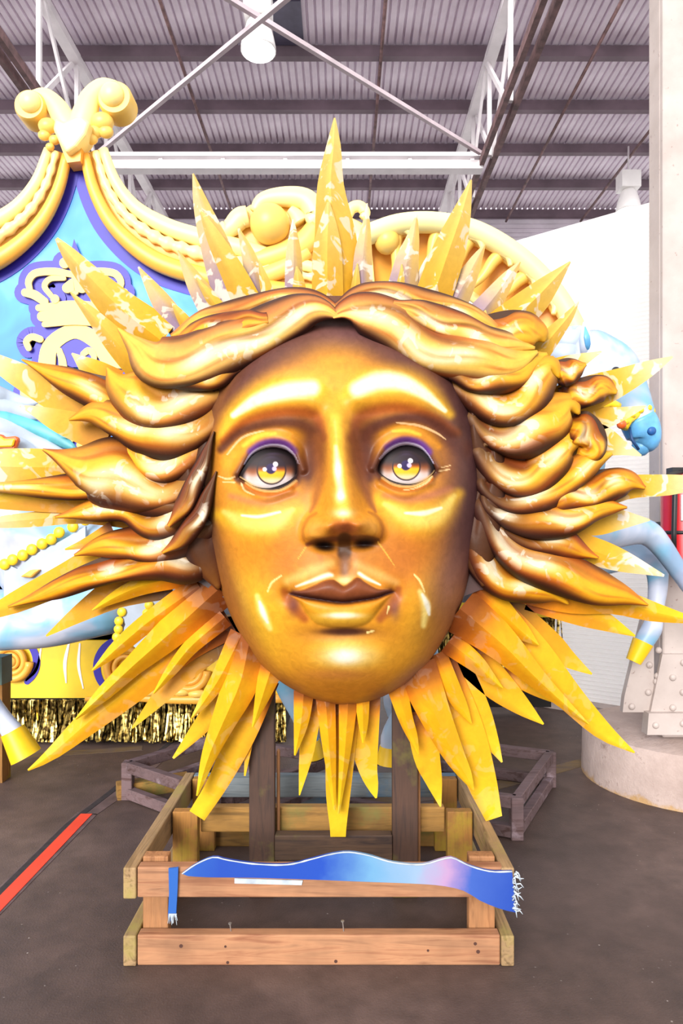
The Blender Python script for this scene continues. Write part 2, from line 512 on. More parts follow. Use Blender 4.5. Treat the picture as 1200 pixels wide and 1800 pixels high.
mu = N(nt, 'ShaderNodeMath', operation='MULTIPLY'); nt.links.new(n2.outputs[0], mu.inputs[0]); mu.inputs[1].default_value = 0.12
nt.links.new(mu.outputs[0], ad.inputs[1])
ye = ramp(nt, ad.outputs[0], [(0.062, (0.75, 0.75, 0.75, 1)), (0.085, (0, 0, 0, 1))])
c = mixc(nt, ye.outputs[0], c, (170, 130, 66))
nt.links.new(c, b.inputs['Base Color']); b.inputs['Roughness'].default_value = 0.8
bumpn(nt, b, n2.outputs[0], 0.4, 0.02)
M_conc = m
cxx, cyy = 1.80, 3.56
rr = [(0.522, 0), (0.520, 0.05), (0.515, 0.225), (0.50, 0.25), (0.40, 0.285), (0.2, 0.3)]
MB().tube([(cxx, cyy, z) for r, z in rr], [r for r, z in rr], 48).build('footing', M_conc, col, False, 35)
fx = (1165 - 600) * 3.235 / F
MB().box((fx + 0.24, 3.27, 0.28), (fx + 0.8, 3.8, HC + HR)).build('shaft', M_cream, col)
bevel(MB().box((fx, 3.235, 0.3), (fx + 0.26, 3.27, HC + HR - 0.02)).build('flange_angle', M_cream, col), 0.006)
bevel(MB().box((fx - 0.0, 3.27, 0.3), (fx + 0.02, 3.385, HC + HR - 0.02)).build('flange_angle', M_cream, col), 0.004)
bevel(MB().box((fx + 0.26, 3.225, 0.3), (fx + 0.8, 3.27, HC + HR - 0.02)).build('cover_plate', M_cream, col), 0.004)
MB().plate([(1129, 1090), (1149, 1088), (1149, 1252), (1094, 1252), (1097, 1225)], 3.232, 0.035).build('gusset_plate', M_cream, col)
MB().plate([(1164, 1150), (1290, 1150), (1290, 1262), (1141, 1262)], 3.212, 0.02).build('splice_plate', M_cream, col)
MB().plate([(1140, 1254), (1300, 1254), (1300, 1292), (1137, 1292)], 3.18, 0.06).build('foot_angle', M_cream, col)
for (x, y, Y) in ((1141, 1169, 3.23), (1155, 1188, 3.23), (1153, 1198, 3.23), (1182, 1191, 3.21), (1139, 1217, 3.23), (1200, 1217, 3.21), (1110, 1242, 3.23),
                  (1182, 1244, 3.21), (1201, 1165, 3.21), (1200, 1272, 3.18), (1157, 1143, 3.23), (1152, 1275, 3.18)):
    MB().ball(P(x, y, Y), 0.016, 12, (1, 0.8, 1)).build('rivet', M_cream, col, True)
# fire extinguisher strapped to the column
M_red = plain('red_enamel', (190, 22, 32), 0.3, 0, 0.06, 5)
ex = thing('fire_extinguisher', P(1198, 1005, 3.12), 'red fire extinguisher with black hose strapped to the column', 'fire extinguisher')
X0 = P(1199, 940, 3.12)[0]
z0, z1 = P(0, 1006, 3.12)[2], P(0, 868, 3.12)[2]
pr = [(0.07, z0 - 0.005), (0.092, z0), (0.092, z1), (0.085, z1 + 0.03), (0.06, z1 + 0.06), (0.025, z1 + 0.08), (0.022, z1 + 0.10)]
MB().tube([(X0, 3.12, z) for r, z in pr], [r for r, z in pr], 28).build('cylinder', M_red, ex, False, 40)
zs = P(0, 936, 3.03)[2]
MB().tube([(X0, 3.12, zs - 0.008), (X0, 3.12, zs + 0.008)], 0.0945, 28).build('strap', M_black, ex, True)
MB().box((X0 - 0.085, 3.13, zs - 0.05), (X0 + 0.085, 3.233, zs + 0.05)).build('wall_bracket', M_black, ex)
Xh = P(1186, 900, 3.01)[0]
MB().tube([(X0 - 0.01, 3.1, z1 + 0.1), (Xh - 0.01, 3.05, z1 + 0.08), (Xh, 3.01, z1 + 0.0), (Xh, 3.02, zs), (Xh, 3.02, z0 + 0.1)], 0.011, 10).build('hose', M_black, ex, True)
MB().box((X0 - 0.06, 3.09, z1 + 0.09), (X0 + 0.0, 3.15, z1 + 0.118)).build('valve_handle', M_black, ex)
MB().plate([(1197, 870), (1200, 870), (1212, 915), (1197, 915)], 3.025, 0.003).build('paper_label', M_enamel, ex)
# ============================================================ wooden stand under the sun
st = thing('wooden_stand', (-0.07, 2.4, 0), 'pine timber frame with dark uprights carrying the golden sun', 'stand')
def board(lo, hi, mat, name='board', parent=None):
    return bevel(MB().box(lo, hi).build(name, mat, parent or st), 0.004, 2)
XL, XR = P(241, 0, 2.0)[0], P(879, 0, 2.0)[0]
H4, T2 = 0.089, 0.038
zu = 0.199
RB = 2.80
# lower and upper rectangles
board((XL, 2.0, 0), (XR, 2.0 + T2, H4), M_wood_x)
board((XL, 2.0, zu), (XR + 0.01, 2.0 + T2, zu + H4), M_wood_x)
for x0, x1 in ((XL - T2 - 0.002, XL - 0.002), (XR + 0.002, XR + T2 + 0.002)):
    board((x0, 1.995, 0), (x1, RB, H4), M_wood_y)
    board((x0, 1.995, zu - 0.002), (x1, RB, zu + H4), M_wood_y)
board((XL, RB - T2, zu), (XR, RB, zu + H4), M_blue_y)
board((XL, RB - T2, 0), (XR, RB, H4), M_olive_x)
# posts
board((XL + 0.004, 2.042, H4 * 0), (XL + 0.080, 2.08, zu + H4 + 0.012), M_wood_z, 'post')
board((XR - 0.084, 2.042, 0), (XR - 0.006, 2.08, zu + H4 + 0.012), M_wood_z, 'post')
for x0 in (XL + 0.004, XR - 0.093):
    board((x0, 2.40, 0), (x0 + 0.089, 2.438, zu + H4), M_olive_z, 'post')
    board((x0, RB - 0.08, 0), (x0 + 0.089, RB - 0.042, zu + H4), M_olive_z, 'post')
board((XL + 0.096, 2.44, zu), (XR - 0.096, 2.478, zu + H4), M_olive_x)
# dark uprights to the back of the sun
for px in (460, 712):
    X = P(px, 0, 2.37)[0]
    board((X - 0.0445, 2.37, 0), (X + 0.0445, 2.408, 1.9), M_dark_z, 'upright')
    board((X + 0.047, 2.412, 0.1), (X + 0.058, 2.436, 0.50), M_wood_z, 'brace_strip')
xa, xb = P(483, 0, 2.37)[0], P(689, 0, 2.37)[0]
board((xa, 2.36, 0.135), (xb, 2.405, 0.222), M_dark_x, 'crossbar')
# painted wave board
m, nt, b = newmat('wave_paint')
v = objvec(nt)
sx = N(nt, 'ShaderNodeSeparateXYZ'); nt.links.new(v, sx.inputs[0])
nz = noise(nt, 9, 4, 0.6, v)
ad = N(nt, 'ShaderNodeMath', operation='MULTIPLY_ADD'); nt.links.new(nz.outputs[0], ad.inputs[0]); ad.inputs[1].default_value = 0.12
nt.links.new(sx.outputs[0], ad.inputs[2])
mr = N(nt, 'ShaderNodeMapRange'); mr.inputs[1].default_value = -0.42; mr.inputs[2].default_value = 0.60; nt.links.new(ad.outputs[0], mr.inputs[0])
c = ramp(nt, mr.outputs[0], [(0.0, (28, 84, 160)), (0.12, (12, 60, 152)), (0.42, (14, 62, 156)), (0.55, (92, 140, 176)), (0.68, (128, 152, 178)), (0.76, (160, 128, 164)), (0.84, (50, 82, 160)), (1.0, (12, 54, 146))]).outputs[0]
n2 = noise(nt, 30, 4, 0.7, v)
c = mixc(nt, ramp(nt, n2.outputs[0], [(0.7, (0, 0, 0, 1)), (0.8, (0.3, 0.3, 0.3, 1))]).outputs[0], c, (150, 180, 205))
nt.links.new(c, b.inputs['Base Color']); b.inputs['Roughness'].default_value = 0.45
M_wave = m
top = catmull([(320, 1536), (345, 1519), (375, 1507), (400, 1512), (450, 1519), (505, 1520), (545, 1511), (580, 1502), (612, 1498), (648, 1504), (690, 1516), (740, 1520), (775, 1511), (795, 1508), (825, 1522), (862, 1532), (900, 1532)], 60)[:, :2]
bot = catmull([(906, 1604), (880, 1598), (845, 1584), (815, 1566), (775, 1557), (720, 1553), (640, 1550), (540, 1546), (440, 1543), (360, 1542), (330, 1540)], 36)[:, :2]
wvb = MB().plate([tuple(p) for p in top] + [tuple(p) for p in bot], 1.985, 0.012).build('wave_board', M_wave, st)
tag(wvb, 'blue wave shaped painted board with torn canvas edges')
M_canvas = plain('torn_canvas', (176, 186, 196), 0.9, 0, 0.15, 20)
edge = MB()
edge.tube([P(x, y, 1.986) for x, y in top], [0.0016 + 0.0012 * random.random() for _ in top], 6)
for i in range(26):
    x, y = 903 + random.uniform(-3, 4), 1532 + i * 2.8
    l = random.uniform(4, 16)
    edge.tube([P(x, y, 1.984), P(x + l * 0.6, y + random.uniform(-4, 6), 1.98), P(x + l, y + random.uniform(0, 14), 1.978)], [0.003, 0.002, 0.0008], 5)
edge.build('frayed_edge', M_canvas, wvb, True)
MB().plate([(412, 1544), (470, 1546), (532, 1548), (530, 1556), (412, 1553)], 1.996, 0.003).build('white_patch', M_canvas, st)
dr = MB().plate([(296, 1527), (313, 1525), (312, 1560), (309, 1612), (303, 1606), (299, 1620), (295, 1612), (297, 1570)], 1.99, 0.006).build('canvas_strip', M_wave, st)
fr = MB()
for i in range(14):
    x = 297 + i * 1.0
    fr.tube([P(x, 1606, 1.988), P(x + random.uniform(-3, 3), 1618 + random.uniform(-4, 8), 1.986)], [0.0016, 0.0006], 4)
fr.build('frayed_threads', M_canvas, dr)
M_steel = plain('nail_steel', (170, 165, 160), 0.4, 0.8, 0.1)
for px, py in ((404, 1624), (602, 1620)):
    q = P(px, py, 2.02)
    MB().tube([(q[0] + 0.004, 2.02, 0.08), (q[0], 2.02, q[2])], 0.0018, 6).tube([(q[0], 2.02, q[2]), (q[0], 2.02, q[2] + 0.003)], 0.005, 8).build('nail', M_steel, st)
kn = MB()
M_knot = plain('wood_knot', (70, 40, 30), 0.8)
for x, y in ((396, 1664), (752, 1671), (835, 1659), (840, 1673), (318, 1663), (400, 1692), (590, 1690)):
    q = P(x, y, 1.9995)
    MB().tube([(q[0], 1.9992, q[2]), (q[0], 2.003, q[2])], random.uniform(0.003, 0.006), 10).build('knot', M_knot, st)

# low weathered frames on the floor behind
def low_frame(corners, h, label, w=0.05):
    c = [Vector(floor_pt(*q)) for q in corners]
    t = thing('low_floor_frame', sum(c, Vector()) / 4, label, 'frame')
    for i in range(4):
        a, e = c[i], c[(i + 1) % 4]
        for z in (0.03, h - 0.02):
            bevel(MB().bar((a.x, a.y, z), (e.x, e.y, z), w * 0.8, w).build('rail', M_frame, t), 0.003)
        bevel(MB().box((a.x - w / 2, a.y - w / 2, 0), (a.x + w / 2, a.y + w / 2, h + 0.004)).build('post', M_frame, t), 0.003)
    return t
low_frame([(225, 1404), (372, 1352), (590, 1388), (400, 1470)], 0.175, 'weathered purple grey timber frame on the floor beside the floor seam')
low_frame([(907, 1474), (966, 1382), (750, 1352), (590, 1420)], 0.172, 'weathered brown timber frame on the floor beside the concrete footing')
MB_ = MB().bar(floor_pt(205, 1390, 0.035), floor_pt(330, 1372, 0.035), 0.07, 0.07).build('timber_offcut', M_olive_x)
tag(MB_, 'short pale timber offcut lying at the corner of the purple frame', 'timber')
o = MB().bar(floor_pt(470, 1432, 0.01), floor_pt(585, 1404, 0.01), 0.16, 0.018).build('plywood_offcut', M_blue_y)
tag(o, 'grey plywood offcut lying on the floor inside the stand', 'plywood')
# ============================================================ the golden sun head
sun = thing('sun_head', (0, 2.33, 0.25), 'huge golden sun head sculpture with wavy hair and pointed rays on a timber stand', 'sculpture')
M_face = vcol('sun_face_paint', 0.5, None, 0.05, 0.1, mott=0.34, msc=42, gain=0.68)
M_hair = vcol('sun_hair_paint', 0.52, (255, 244, 224), 0.0, 0.12, 18, gain=0.66)
M_ray = vcol('sun_ray_paint', 0.55, (246, 232, 214), 0.0, 0.12, gain=0.66)
M_eye = vcol('sun_eye_paint', 0.5, None, 0.0, 0.0, gain=0.7)
YF = 2.27

# ---- painting helpers: everything in photo pixels, colours sRGB
def bl(col, c, m):
    m = np.clip(m, 0, 1)[:, None]
    col[:] = col * (1 - m) + np.array(c, float) * m
def ell(x, y, cx, cy, rx, ry, rot=0.0, p=2.0):
    a = math.radians(rot); ca, sa = math.cos(a), math.sin(a)
    u = ((x - cx) * ca + (y - cy) * sa) / rx; v = (-(x - cx) * sa + (y - cy) * ca) / ry
    return np.exp(-((u * u + v * v) ** (p / 2)))
def stroke(x, y, pts, soft=0.6):
    """pts (px,py,halfwidth); 1 on the line fading to 0 at the half width"""
    best = np.full(len(x), 1e9)
    p = catmull(pts, max(12, 8 * len(pts))) if len(pts) > 2 else np.array(pts, float)
    for a, b in zip(p[:-1], p[1:]):
        d = b[:2] - a[:2]; l2 = (d ** 2).sum() + 1e-9
        t = np.clip(((x - a[0]) * d[0] + (y - a[1]) * d[1]) / l2, 0, 1)
        w = np.maximum(a[2] + (b[2] - a[2]) * t, 0.3)
        best = np.minimum(best, np.hypot(x - a[0] - d[0] * t, y - a[1] - d[1] * t) / w)
    return 1 - sst(1 - soft, 1, best)
def itp(x, pts):
    p = np.array(pts, float)
    return np.interp(x, p[:, 0], p[:, 1])
def itps(x, pts):
    p = catmull(pts, 60); return np.interp(x, p[:, 0], p[:, 1])

# ---- face outline
YS = [520, 560, 600, 640, 680, 720, 760, 800, 850, 900, 950, 1000, 1050, 1100, 1150, 1180, 1205, 1222, 1232, 1238]
XLf = [470, 420, 400, 385, 368, 354, 347, 344, 345, 351, 361, 374, 392, 414, 444, 470, 503, 535, 562, 592]
XRf = [720, 760, 785, 805, 822, 834, 843, 848, 850, 846, 838, 828, 815, 793, 763, 738, 708, 678, 652, 620]
def face_x(y):
    return itps(y, list(zip(YS, XLf))), itps(y, list(zip(YS, XRf)))
LT = [(508, 1041), (528, 1038), (550, 1030), (570, 1021), (585, 1019), (594, 1024), (604, 1030), (616, 1023), (628, 1015), (642, 1024), (662, 1035), (676, 1036), (692, 1038)]
LM = [(508, 1043), (530, 1049), (560, 1054), (600, 1059), (630, 1056), (660, 1051), (680, 1044), (692, 1040)]
LB = [(508, 1046), (526, 1058), (540, 1080), (556, 1096), (580, 1103), (605, 1105), (628, 1102), (648, 1094), (666, 1072), (680, 1054), (692, 1042)]
EL_U = [(419, 838), (430, 820), (442, 803), (458, 792), (478, 787), (500, 790), (516, 802), (524, 818), (526, 832)]
EL_L = [(419, 838), (432, 846), (448, 856), (468, 861), (490, 860), (508, 852), (520, 843), (526, 832)]
ER_U = [(660, 826), (668, 810), (682, 796), (700, 786), (718, 784), (738, 790), (752, 803), (761, 818), (765, 826)]
ER_L = [(660, 826), (672, 838), (688, 848), (708, 853), (728, 852), (746, 844), (758, 835), (765, 826)]
def in_almond(x, y, U, Lw, soft=4):
    u = itps(x, U); l = itps(x, Lw)
    m = sst(-soft, soft, y - u) * sst(-soft, soft, l - y)
    return m * sst(U[0][0] - 2, U[0][0] + 5, x) * sst(U[-1][0] + 2, U[-1][0] - 5, x)
def face_h(x, y, eyes=True):
    xl, xr = face_x(y)
    u = (2 * x - xl - xr) / (xr - xl)
    v = np.where(y > 880, (y - 880) / 359.0, (y - 880) / 370.0)
    h = 0.30 * np.sqrt(np.clip(1 - np.abs(u) ** 2.9, 0, 1)) * np.clip(1 - np.abs(v) ** 5.0, 0, 1) ** 0.6
    fade = np.clip(1 - np.abs(u) ** 6, 0, 1) * np.clip(1 - np.abs(v) ** 8, 0, 1)
    d = 0 * x
    # brow ridges
    d += 0.022 * stroke(x, y, [(388, 760, 26), (430, 715, 32), (490, 698, 36), (550, 702, 34)], 1.0)
    d += 0.022 * stroke(x, y, [(628, 698, 34), (690, 690, 36), (745, 703, 32), (800, 748, 26)], 1.0)
    # sockets
    d -= 0.046 * ell(x, y, 474, 806, 78, 52, 0, 2.6) + 0.046 * ell(x, y, 716, 802, 78, 52, 0, 2.6)
    d -= 0.022 * ell(x, y, 542, 780, 26, 42) + 0.022 * ell(x, y, 640, 778, 26, 42)
    # upper lid bulge
    d += 0.022 * stroke(x, y, [(415, 830, 14), (440, 790, 20), (480, 772, 22), (515, 785, 18), (532, 825, 12)], 1.0)
    d += 0.022 * stroke(x, y, [(654, 822, 12), (675, 785, 18), (712, 768, 22), (748, 785, 20), (772, 820, 14)], 1.0)
    d += 0.014 * stroke(x, y, [(425, 852, 12), (465, 872, 15), (510, 862, 12)], 1.0) + 0.014 * stroke(x, y, [(668, 850, 12), (712, 866, 15), (756, 848, 12)], 1.0)
    # nose
    t = np.clip((y - 715) / 195.0, 0, 1)
    ax = 590 + 15 * t
    w = 24 + 8 * np.sin(np.pi * np.clip(t, 0, 1)) * 0 + 14 * t ** 2
    cut = 1 - sst(918, 962, y)
    hn = (0.028 + 0.030 * t + 0.072 * t ** 1.6) * sst(680, 740, y)
    d += hn * np.exp(-np.abs((x - ax) / w) ** 2.4) * cut
    d += 0.025 * ell(x, y, 604, 915, 30, 24) * cut
    wc = 1 - sst(942, 966, y)
    d += 0.066 * ell(x, y, 559, 936, 25, 28, 0, 4) * wc + 0.066 * ell(x, y, 646, 932, 25, 28, 0, 4) * wc
    d -= 0.035 * ell(x, y, 569, 958, 20, 9, 8) + 0.035 * ell(x, y, 641, 953, 20, 9, -8)
    # cheeks, muzzle, chin
    d += 0.028 * ell(x, y, 450, 925, 85, 60) + 0.028 * ell(x, y, 750, 915, 85, 62)
    d += 0.032 * ell(x, y, 602, 1045, 135, 90)
    d -= 0.012 * ell(x, y, 603, 995, 16, 26)
    d += 0.022 * ell(x, y, 455, 1075, 30, 70, 12) + 0.022 * ell(x, y, 745, 1065, 30, 70, -12)
    lt, lm, lb = itps(x, LT), itps(x, LM), itps(x, LB)
    tap = np.clip(1 - np.abs((x - 600) / 93.0) ** 3, 0, 1)
    tu = np.clip((y - lt) / np.maximum(lm - lt, 1), 0, 1); tl = np.clip((y - lm) / np.maximum(lb - lm, 1), 0, 1)
    d += 0.022 * np.sin(np.pi * tu ** 0.8) ** 0.7 * tap + 0.024 * np.sin(np.pi * tl ** 0.9) ** 0.7 * tap
    d -= 0.020 * np.exp(-((y - lm) / 3.5) ** 2) * np.clip(1 - np.abs((x - 600) / 98.0) ** 6, 0, 1)
    d -= 0.020 * ell(x, y, 506, 1045, 14, 16) + 0.020 * ell(x, y, 693, 1043, 14, 16)
    d -= 0.012 * ell(x, y, 603, 1114, 60, 14)
    d += 0.036 * ell(x, y, 607, 1172, 82, 50)
    if eyes:
        d -= 0.034 * (in_almond(x, y, EL_U, EL_L) + in_almond(x, y, ER_U, ER_L))
    return h + d * fade

def paint_face(x, y):
    c = np.tile(np.array([228, 148, 36], float), (len(x), 1))
    xl, xr = face_x(y)
    eL, eR = x - xl, xr - x
    # broad airbrush tones
    bl(c, (236, 176, 44), 0.7 * ell(x, y, 590, 730, 70, 90))
    bl(c, (214, 130, 34), 0.75 * ell(x, y, 440, 990, 80, 50)); bl(c, (206, 116, 36), 0.7 * ell(x, y, 735, 985, 85, 55))
    bl(c, (222, 150, 36), 0.6 * ell(x, y, 600, 1090, 190, 60))
    bl(c, (205, 122, 36), 0.7 * ell(x, y, 605, 1215, 150, 30))
    bl(c, (244, 190, 46), 0.9 * ell(x, y, 455, 1085, 50, 90, -16)); bl(c, (240, 178, 44), 0.9 * ell(x, y, 748, 1078, 36, 84, 14)); bl(c, (250, 206, 70), 0.6 * ell(x, y, 425, 1060, 14, 50, -14))
    # forehead top: brown violet, the hair's shadow painted in along the hairline
    hl = itp(x, [(340, 760), (400, 690), (450, 640), (500, 606), (560, 580), (590, 574), (630, 582), (680, 610), (740, 642), (800, 690), (850, 760)])
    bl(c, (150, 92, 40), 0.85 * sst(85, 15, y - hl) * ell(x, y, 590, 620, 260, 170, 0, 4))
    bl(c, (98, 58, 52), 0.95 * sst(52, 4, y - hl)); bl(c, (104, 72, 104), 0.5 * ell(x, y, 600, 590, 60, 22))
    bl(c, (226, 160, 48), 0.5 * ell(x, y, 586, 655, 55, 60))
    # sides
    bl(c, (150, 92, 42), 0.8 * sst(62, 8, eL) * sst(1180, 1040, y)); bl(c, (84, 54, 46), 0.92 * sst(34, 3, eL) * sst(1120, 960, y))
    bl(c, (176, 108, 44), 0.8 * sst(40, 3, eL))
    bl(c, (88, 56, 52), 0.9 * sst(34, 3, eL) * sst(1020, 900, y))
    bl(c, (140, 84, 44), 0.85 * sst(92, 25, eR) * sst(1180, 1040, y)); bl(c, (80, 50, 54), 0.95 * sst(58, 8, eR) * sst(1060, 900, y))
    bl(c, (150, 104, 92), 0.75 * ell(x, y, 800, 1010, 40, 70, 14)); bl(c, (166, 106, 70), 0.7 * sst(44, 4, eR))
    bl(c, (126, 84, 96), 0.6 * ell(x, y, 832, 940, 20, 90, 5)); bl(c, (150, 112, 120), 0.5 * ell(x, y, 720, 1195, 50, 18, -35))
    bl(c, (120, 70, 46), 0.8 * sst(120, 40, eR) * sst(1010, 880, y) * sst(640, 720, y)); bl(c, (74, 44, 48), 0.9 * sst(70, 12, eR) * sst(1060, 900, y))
    bl(c, (176, 104, 40), 0.6 * ell(x, y, 600, 985, 60, 40)); bl(c, (190, 112, 34), 0.55 * ell(x, y, 500, 985, 40, 50)); bl(c, (184, 104, 40), 0.6 * ell(x, y, 705, 980, 45, 50))
    # brow highlight
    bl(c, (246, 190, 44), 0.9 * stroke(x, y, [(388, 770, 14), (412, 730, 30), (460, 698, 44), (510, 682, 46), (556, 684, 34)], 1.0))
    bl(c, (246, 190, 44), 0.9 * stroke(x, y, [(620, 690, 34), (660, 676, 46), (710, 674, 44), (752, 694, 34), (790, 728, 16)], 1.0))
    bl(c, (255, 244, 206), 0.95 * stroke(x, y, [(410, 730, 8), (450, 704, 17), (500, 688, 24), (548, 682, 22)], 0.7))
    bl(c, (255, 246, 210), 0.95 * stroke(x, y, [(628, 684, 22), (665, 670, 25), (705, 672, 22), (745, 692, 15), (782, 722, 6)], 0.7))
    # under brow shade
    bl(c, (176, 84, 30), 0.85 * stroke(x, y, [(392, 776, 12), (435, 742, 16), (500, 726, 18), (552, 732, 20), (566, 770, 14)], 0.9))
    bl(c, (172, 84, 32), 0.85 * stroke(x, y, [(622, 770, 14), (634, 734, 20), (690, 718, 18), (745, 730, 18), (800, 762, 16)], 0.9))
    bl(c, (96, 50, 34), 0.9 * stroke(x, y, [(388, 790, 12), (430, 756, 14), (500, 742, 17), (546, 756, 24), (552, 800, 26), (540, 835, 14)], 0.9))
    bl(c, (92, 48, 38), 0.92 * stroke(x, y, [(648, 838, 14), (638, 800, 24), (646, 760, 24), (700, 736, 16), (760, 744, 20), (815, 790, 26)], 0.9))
    # upper lid gold band
    bl(c, (226, 160, 36), 0.95 * stroke(x, y, [(400, 815, 20), (425, 785, 18), (455, 767, 14), (490, 762, 9)], 0.9))
    bl(c, (244, 200, 60), 0.9 * stroke(x, y, [(428, 783, 6), (455, 766, 7), (484, 762, 5)], 0.9))
    bl(c, (218, 140, 30), 0.9 * stroke(x, y, [(670, 764, 8), (705, 757, 12), (740, 765, 12), (770, 785, 10)], 0.9))
    bl(c, (244, 200, 60), 0.85 * stroke(x, y, [(690, 758, 4), (715, 757, 6), (738, 764, 5)], 0.9))
    # violet shadow and dark rims round the eyes
    for U, Lw, s in ((EL_U, EL_L, 1), (ER_U, ER_L, -1)):
        up = [(a, b - 9, 13) for a, b in U]; lo = [(a, b + 6, 11) for a, b in Lw]
        bl(c, (86, 44, 34), 0.9 * stroke(x, y, [(a, b - 3, 15) for a, b in U], 0.9))
        bl(c, (104, 56, 150), 0.9 * stroke(x, y, up[2:7], 0.8))
        bl(c, (74, 38, 30), 0.85 * stroke(x, y, [(a, b + 4, 12) for a, b in Lw], 0.9))
        bl(c, (196, 106, 20), 0.95 * stroke(x, y, [(a, b + 7, 7) for a, b in Lw[1:-1]], 0.8))
        bl(c, (226, 214, 244), 0.98 * stroke(x, y, [(a, b - 3.5, 4.2 if 1 < i < 6 else 2.0) for i, (a, b) in enumerate(U)][1:-1], 0.5))
        bl(c, (30, 18, 22), in_almond(x, y, U, Lw, 1.6))
        bl(c, (240, 190, 110), 0.9 * stroke(x, y, [(a, b + 2.2, 3.0) for a, b in Lw[1:-1]], 0.5))
    bl(c, (84, 44, 32), 0.8 * ell(x, y, 540, 830, 18, 30)); bl(c, (84, 44, 34), 0.8 * ell(x, y, 647, 826, 16, 32))
    for l in ([(399, 799, 1.6), (420, 774, 2.4), (437, 764, 2.6), (463, 757, 1.4)], [(697, 743, 1.6), (735, 748, 3), (765, 760, 2.6), (783, 772, 1.2)],
              [(384, 837, 1.2), (400, 842, 2.2), (412, 838, 1.6)], [(392, 847, 1.4), (412, 848, 1.8)], [(424, 850, 2), (430, 862, 2.2), (446, 870, 1.4)],
              [(772, 828, 2), (790, 825, 1.4)], [(776, 822, 1.4), (792, 818, 1)], [(758, 838, 2.2), (750, 848, 2), (730, 858, 1.2), (708, 862, 1)]):
        bl(c, (252, 208, 150), 0.9 * stroke(x, y, l, 0.5))
    bl(c, (190, 118, 70), 0.75 * stroke(x, y, [(405, 872, 10), (460, 884, 14), (520, 868, 12)], 1.0)); bl(c, (176, 104, 74), 0.8 * stroke(x, y, [(675, 872, 10), (725, 878, 14), (790, 862, 14)], 1.0))
    # cheeks
    bl(c, (240, 184, 40), 0.8 * stroke(x, y, [(384, 905, 20), (430, 920, 42), (480, 920, 42), (526, 895, 20)], 1.0))
    bl(c, (240, 184, 40), 0.8 * stroke(x, y, [(664, 880, 20), (715, 912, 42), (765, 908, 44), (806, 868, 18)], 1.0))
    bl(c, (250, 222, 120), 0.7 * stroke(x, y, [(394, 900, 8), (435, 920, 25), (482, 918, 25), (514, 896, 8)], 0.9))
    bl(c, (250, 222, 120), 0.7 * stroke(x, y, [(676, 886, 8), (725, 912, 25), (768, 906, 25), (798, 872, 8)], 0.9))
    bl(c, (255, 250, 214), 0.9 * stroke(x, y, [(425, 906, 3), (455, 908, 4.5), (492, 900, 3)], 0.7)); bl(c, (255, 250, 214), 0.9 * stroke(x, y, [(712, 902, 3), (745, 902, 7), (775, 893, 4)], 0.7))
    # nose
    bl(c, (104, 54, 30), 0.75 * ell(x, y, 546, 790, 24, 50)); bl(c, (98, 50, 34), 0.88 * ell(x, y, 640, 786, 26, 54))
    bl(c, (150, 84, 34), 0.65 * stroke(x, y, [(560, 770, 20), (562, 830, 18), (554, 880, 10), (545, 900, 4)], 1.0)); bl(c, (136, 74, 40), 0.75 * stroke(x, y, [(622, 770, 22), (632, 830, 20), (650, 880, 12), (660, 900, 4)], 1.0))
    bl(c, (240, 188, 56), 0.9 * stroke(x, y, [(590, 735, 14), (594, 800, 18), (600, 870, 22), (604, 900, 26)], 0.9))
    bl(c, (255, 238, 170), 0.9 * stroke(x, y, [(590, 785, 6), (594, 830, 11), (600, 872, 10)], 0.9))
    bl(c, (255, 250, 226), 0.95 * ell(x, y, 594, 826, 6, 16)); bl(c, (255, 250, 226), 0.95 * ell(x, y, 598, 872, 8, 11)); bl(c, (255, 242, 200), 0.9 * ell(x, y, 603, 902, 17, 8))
    bl(c, (232, 160, 62), 0.9 * ell(x, y, 553, 930, 19, 22, 0, 3)); bl(c, (232, 160, 60), 0.9 * ell(x, y, 651, 926, 18, 22, 0, 3)); bl(c, (160, 92, 34), 0.5 * stroke(x, y, [(534, 950, 4), (532, 932, 5), (541, 912, 5), (556, 902, 4)], 0.9)); bl(c, (150, 84, 40), 0.5 * stroke(x, y, [(670, 944, 4), (672, 926, 5), (662, 908, 5), (648, 900, 4)], 0.9))
    bl(c, (186, 92, 52), 0.9 * ell(x, y, 605, 928, 26, 14, 0, 3))
    bl(c, (110, 54, 38), 0.85 * stroke(x, y, [(540, 957, 6), (560, 950, 6), (592, 947, 8), (620, 946, 8), (645, 945, 6), (664, 949, 5)], 0.8))
    bl(c, (26, 12, 10), 0.98 * ell(x, y, 570, 959, 20, 9, 8, 3.5)); bl(c, (28, 12, 14), 0.98 * ell(x, y, 642, 954, 22, 10, -8, 3.5))
    bl(c, (78, 44, 18), 0.9 * stroke(x, y, [(605, 948, 16), (605, 972, 16)], 0.5)); bl(c, (136, 92, 70), 0.8 * stroke(x, y, [(606, 985, 17), (605, 1006, 13)], 0.9))
    for l in ([(537, 962, 1.6), (524, 982, 1)], [(664, 953, 1.8), (680, 975, 1.4), (694, 996, 0.8)]):
        bl(c, (246, 184, 70), 0.9 * stroke(x, y, l, 0.5))
    # lips and around
    bl(c, (236, 186, 96), 0.85 * stroke(x, y, [(505, 1022, 14), (545, 1004, 18), (582, 990, 14)], 1.0)); bl(c, (232, 172, 90), 0.85 * stroke(x, y, [(628, 992, 14), (660, 1008, 16), (696, 1024, 12)], 1.0))
    bl(c, (255, 246, 228), 0.95 * stroke(x, y, [(520, 1031, 3), (550, 1020, 6), (575, 1011, 8), (583, 1011, 6)], 1.0)); bl(c, (255, 244, 226), 0.95 * stroke(x, y, [(631, 1008, 6), (645, 1017, 6), (668, 1028, 3)], 1.0))
    bl(c, (250, 226, 170), 0.8 * ell(x, y, 605, 1020, 16, 8))
